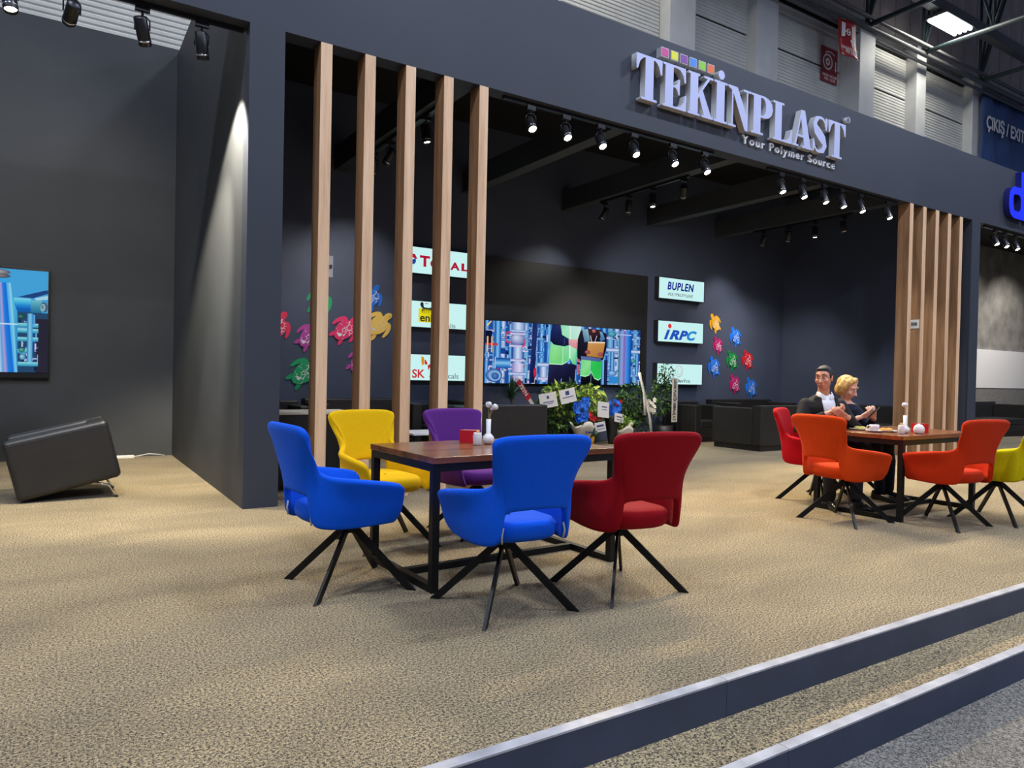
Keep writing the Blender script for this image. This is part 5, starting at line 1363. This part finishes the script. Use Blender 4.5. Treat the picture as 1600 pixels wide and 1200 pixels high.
def leaves(rg, n, centre, rad, size, mats_, droop=0.3, shell=0.35, shape='ball'):
    """many small folded leaves around a crown"""
    b = MB()
    for _ in range(n):
        while True:
            v = Vector((rg.uniform(-1, 1), rg.uniform(-1, 1), rg.uniform(-1, 1)))
            if shell < v.length < 1: break
        c = Vector((centre[0] + v.x * rad[0], centre[1] + v.y * rad[1], centre[2] + v.z * rad[2]))
        d = (Vector((v.x, v.y, v.z * .6)) + Vector((rg.gauss(0, .5), rg.gauss(0, .5), rg.gauss(0, .5) - droop))).normalized()
        s = d.cross(Vector((rg.gauss(0, 1), rg.gauss(0, 1), rg.gauss(0, 1)))).normalized(); nn = s.cross(d)
        L_ = size * rg.uniform(.7, 1.25); w_ = L_ * .24
        b.cur = rg.randrange(len(mats_))
        tip = c + d * L_ - nn * L_ * .12; m1 = c + d * L_ * .42
        b._add([c, m1 + s * w_ + nn * w_ * .3, tip, m1 - s * w_ + nn * w_ * .3, m1 + d * L_ * .1], [(0, 1, 4), (1, 2, 4), (0, 4, 3), (4, 2, 3)])
    return b
def foliage(t, rg, n, centre, rad, size, mats_, **k):
    o = leaves(rg, n, centre, rad, size, mats_, **k).build('foliage', mats_, t); o['kind'] = 'stuff'
    return o
def blooms(t, rg, n, centre, rad, r, mat_, name='blossom'):
    for _ in range(n):
        v = Vector((rg.uniform(-1, 1), rg.uniform(-1, .2), rg.uniform(-1, 1)))
        if v.length > 1: v.normalize()
        c = Vector((centre[0] + v.x * rad[0], centre[1] + v.y * rad[1], centre[2] + v.z * rad[2]))
        b = MB(); ph = rg.uniform(0, 2)
        fx = Vector((rg.gauss(0, .3), -1, rg.gauss(.1, .3))).normalized(); u = fx.cross(Vector((0, 0, 1))).normalized(); w_ = u.cross(fx)
        for k in range(5):
            a = ph + k * 2 * PI / 5; d = u * math.cos(a) + w_ * math.sin(a); s = fx.cross(d)
            b._add([c, c + d * r * .55 + s * r * .42 + fx * r * .15, c + d * r + fx * r * .28, c + d * r * .55 - s * r * .42 + fx * r * .15], [(0, 1, 2, 3)])
        b.ball(c + fx * r * .12, r * .22, 6, 4)
        b.build(name, mat_, t)
def pot(t, c, r0, r1, h, mat_):
    MB().lathe([(0, 0), (r0, 0), (r1, h), (r1 * .9, h), (r0 * .85, h * .3), (0, h * .3)], 18, c=c, cap=False).build('pot', mat_, t)
def stems(t, rg, n, base, top, spread, r, mat_):
    for _ in range(n):
        e = Vector(top) + Vector((rg.uniform(-1, 1) * spread[0], rg.uniform(-1, 1) * spread[1], rg.uniform(-1, 1) * spread[2])); a = Vector(base)
        MB().tube([a, a.lerp(e, .5) + Vector((0, 0, .03)), e], r, 6).build('stem', mat_, t)
def wrap_cone(t, rg, c, r0, r1, h, mat_):
    b = MB(); rows_ = []
    for i in range(6):
        k = i / 5; row = []
        for q in range(22):
            a = 2 * PI * q / 22; rr = (r0 + (r1 - r0) * k ** 1.2) * (1 + .10 * k * math.sin(5 * a + 1)); row.append((c[0] + rr * math.cos(a), c[1] + rr * math.sin(a), c[2] + h * k + .05 * k * math.sin(3 * a + .5)))
        rows_.append(row)
    b.grid(rows_, close_u=True); return b.build('wrapping', mat_, t, solid=.003)
def gift_card(loc, w_, h_, rot, label, lines, tilt=-.12, ink='ink_card'):
    t = thing('gift_card', label, 'card', loc, group='cards on the flower gifts'); t.rotation_euler = (tilt, R(rot), 0)
    MB().box(-w_/2, w_/2, 0, .003, -h_/2, h_/2).build('card', M['card'], t)
    for i, (x, z, w2, h2) in enumerate(lines):
        MB().box(x - w2/2, x + w2/2, -.002, -.0003, z - h2/2, z + h2/2).build('print', M[ink], t)
    return t
rg = random.Random(21)
# spiky dracaena
t = thing('dracaena', 'spiky dark green dracaena behind the sofa in front of the screen', 'plant', (6.41, 10.0, 0))
pot(t, (0, 0, 0), .13, .17, .30, M['pot_dark']); MB().tube([(0, 0, .1), (.02, 0, .5), (0, 0, .86)], [.03, .025, .02], 8).build('trunk', M['bark'], t)
for k in range(46):
    a = rg.uniform(0, 2 * PI); el = rg.uniform(.15, 1.45); L_ = rg.uniform(.30, .46); d = Vector((math.cos(a) * math.cos(el), math.sin(a) * math.cos(el) * .7, math.sin(el)))
    p = Vector((0, 0, .84 + rg.uniform(-.06, .06))); s = d.cross(Vector((0, 0, 1))).normalized(); rows_ = []
    for i in range(6):
        u = i / 5; c = p + d * L_ * u - Vector((0, 0, .22 * L_ * u * u * (1.4 - el))); w_ = .017 * (1 - u) * (.5 + min(1, u * 3)) + .001
        rows_.append([c - s * w_, c + Vector((0, 0, -.004)), c + s * w_])
    MB().grid(rows_).build('leaf', M['leaf_blade'], t)
t = thing('gift_ribbon', 'red and white lettered ribbon leaning from the spiky plant', 'ribbon', (6.60, 9.93, .97))
t.rotation_euler = (0, R(52), 0)
MB().box(-.19, .20, 0, .003, -.05, .05).build('band', M['ribbon_red'], t); MB().box(.20, .34, 0, .003, -.03, .03).build('tail', M['ribbon'], t); MB().box(-.22, -.19, 0, .003, -.045, .045).build('tail', M['ribbon'], t)
txt('lettering', 'ZEYN', .09, M['card'], t, .0, -.033, -.002, offset=.003)
# leafy bush with two cards
t = thing('potted_plant', 'leafy light green plant carrying two white cards', 'plant', (7.58, 10.06, 0))
pot(t, (0, 0, 0), .13, .16, .28, M['pot_dark']); stems(t, rg, 9, (0, 0, .2), (0, 0, .8), (.4, .15, .22), .006, M['stem_green'])
foliage(t, rg, 520, (-.02, 0, .82), (.52, .20, .27), .125, [M['leaf_mid'], M['leaf_light'], M['leaf_light'], M['leaf_dark']])
foliage(t, rg, 420, (-.12, 0, .42), (.42, .20, .28), .10, [M['leaf_mid'], M['leaf_dark'], M['leaf_dark']])
gift_card((7.02, 9.80, .80), .36, .25, -9, 'bluish white card tucked in the leafy plant above the sofa', [(0, .05, .05, .05), (0, -.03, .22, .014), (.03, -.06, .12, .01)])
gift_card((7.415, 9.78, .875), .34, .24, -11, 'cream card with a crest beside the bluish white card', [(.0, .05, .08, .07), (0, -.02, .24, .014)])
# blue orchid in white wrapping
t = thing('flower_bouquet', 'vivid blue orchid bunch in white wrapping with blue print', 'bouquet', (7.70, 9.72, 0))
wrap_cone(t, rg, (0, 0, .0), .07, .21, .38, M['wrap']); stems(t, rg, 6, (0, 0, .1), (-.02, 0, .62), (.08, .05, .12), .005, M['stem_green'])
blooms(t, rg, 38, (-.05, 0, .60), (.14, .07, .18), .058, M['petal_blue']); blooms(t, rg, 12, (.06, 0, .76), (.05, .04, .09), .045, M['petal_blue'])
MB().box(-.09, -.06, -.205, -.203, .235, .285).build('print', M['ink_card'], t)
MB().box(-.045, .10, -.205, -.203, .245, .275).build('print', M['ink_card'], t)
# arching plant with wrapped card and red blooms
t = thing('potted_plant', 'arching green plant with red blooms behind the small yellow pot', 'plant', (8.10, 10.08, 0))
pot(t, (0, 0, 0), .12, .15, .26, M['pot_dark'])
for k in range(8):
    a = -1.1 + k * .32; MB().tube([(0, 0, .25), (a * .12, -.03, .75), (a * .28, -.05, 1.02 - abs(a) * .08), (a * .42, -.06, .86 - abs(a) * .15)], [.008, .007, .006, .004], 6).build('stem', M['leaf_light'], t)
foliage(t, rg, 420, (.02, 0, .78), (.36, .15, .30), .11, [M['leaf_mid'], M['leaf_light'], M['leaf_light']], droop=.7)
foliage(t, rg, 200, (.0, 0, .42), (.30, .15, .2), .085, [M['leaf_mid'], M['leaf_dark']])
blooms(t, rg, 14, (.02, -.18, .50), (.16, .05, .06), .050, M['petal_red'])
gift_card((8.23, 9.80, .63), .26, .28, 6, 'white wrapped card on the arching plant above the red blooms', [(.02, .05, .12, .02), (.02, .0, .12, .012)])
# small yellow pot
t = thing('potted_plant', 'tiny green plant in a yellow pot on the carpet', 'plant', (7.98, 9.84, 0))
pot(t, (0, 0, 0), .055, .075, .15, M['pot_yellow']); foliage(t, rg, 90, (0, 0, .24), (.13, .09, .09), .06, [M['leaf_mid'], M['leaf_dark']])
MB().tube([(.03, 0, .14), (.12, -.02, .24), (.18, -.03, .30)], .004, 6).build('card_holder', M['stem_green'], t)
gift_card((8.16, 9.79, .325), .24, .17, -8, 'small white card with grey lettering above the yellow pot', [(0, .02, .16, .035), (0, -.04, .18, .010)])
# blue hydrangea
t = thing('flower_bouquet', 'round blue hydrangea bunch with a pink edge in clear wrapping', 'bouquet', (8.52, 9.90, 0))
wrap_cone(t, rg, (0, 0, .0), .06, .15, .52, M['pot_dark']); blooms(t, rg, 46, (0, -.02, .66), (.15, .10, .15), .045, M['petal_blue']); blooms(t, rg, 7, (.12, -.03, .76), (.05, .04, .05), .040, M['petal_red'])
foliage(t, rg, 50, (0, 0, .5), (.16, .1, .08), .07, [M['leaf_mid']])
gift_card((8.55, 9.74, .48), .22, .16, 10, 'crumpled white card under the blue hydrangea', [(0, .02, .12, .02), (0, -.03, .14, .010)])
# white pot
t = thing('potted_plant', 'pale green plant in a white wrapped pot on the carpet', 'plant', (8.72, 9.80, 0))
wrap_cone(t, rg, (0, 0, 0), .095, .17, .30, M['wrap']); foliage(t, rg, 150, (0, 0, .38), (.16, .12, .12), .08, [M['leaf_mid'], M['leaf_light']], droop=-.2); blooms(t, rg, 6, (.08, -.05, .36), (.07, .05, .06), .04, M['petal_white'])
# dark bush with ribbons
t = thing('potted_plant', 'dark bushy plant hung with white ribbons and pale flowers', 'plant', (9.22, 10.08, 0))
pot(t, (0, 0, 0), .14, .18, .28, M['pot_dark']); stems(t, rg, 6, (0, 0, .2), (0, 0, .8), (.3, .12, .2), .006, M['bark'])
foliage(t, rg, 560, (-.06, 0, .72), (.36, .20, .42), .095, [M['leaf_dark'], M['leaf_dark'], M['leaf_mid']]); foliage(t, rg, 220, (0, 0, .32), (.34, .2, .18), .09, [M['leaf_dark']])
blooms(t, rg, 20, (.20, -.22, .70), (.11, .05, .16), .055, M['petal_white'])
def ribbon(loc, pts, w_, label, mat_, body=None):
    t = thing('gift_ribbon', label, 'ribbon', loc); rows_ = []
    for i, p in enumerate(pts):
        rows_.append([(p[0] - w_/2, p[1], p[2]), (p[0] + w_/2, p[1] + .01, p[2])])
    MB().grid(rows_).build('band', mat_, t, solid=.002); return t
ribbon((9.10, 9.80, 0), [(-.04, 0, 1.30), (.02, -.02, 1.12), (.07, -.03, .94), (.09, -.04, .74), (.10, -.04, .52)], .075, 'white satin ribbon falling down the dark bushy plant', M['ribbon'])
ribbon((9.10, 9.82, 0), [(.0, 0, 1.31), (.05, 0, 1.1), (.10, -.02, .92), (.17, -.04, .70), (.24, -.05, .44), (.28, -.05, .16)], .070, 'longer white ribbon reaching to the carpet by the dark plant', M['ribbon'])
# tall ficus with lettered ribbon
t = thing('ficus', 'tall slender dark green ficus beside the lowest ring-marked light box', 'plant', (9.95, 10.02, 0))
pot(t, (0, 0, 0), .14, .18, .30, M['pot_dark']); MB().tube([(0, 0, .2), (.02, 0, .7), (-.02, 0, 1.2), (0, 0, 1.45)], [.018, .015, .011, .006], 8).build('trunk', M['bark'], t)
foliage(t, rg, 420, (-.08, 0, .88), (.26, .18, .42), .075, [M['leaf_dark'], M['leaf_dark'], M['leaf_mid']]); foliage(t, rg, 120, (.02, 0, 1.32), (.16, .12, .24), .06, [M['leaf_dark'], M['leaf_mid']]); foliage(t, rg, 60, (.2, 0, 1.1), (.16, .1, .14), .06, [M['leaf_dark']])
t = thing('gift_ribbon', 'white vertical ribbon with black capitals hanging on the ficus', 'ribbon', (9.97, 9.78, .80))
MB().box(-.075, .075, 0, .003, -.42, .42).build('band', M['ribbon'], t)
me = text_mesh('LAYAN PLAST\u0130K AMBALAJ A.\u015e', .10, extrude=.001, offset=.003); me.materials.append(M['lamp_black'])
xs_ = [v.co.x for v in me.vertices]; k_ = .78 / (max(xs_) - min(xs_)); c_ = (max(xs_) + min(xs_)) / 2
for v in me.vertices: v.co.x = (v.co.x - c_) * k_
place_mesh(me, Matrix.Translation((-.035, -.0025, 0)) @ FRONT @ Matrix.Rotation(-PI / 2, 4, 'Z')); link('lettering', me, t)
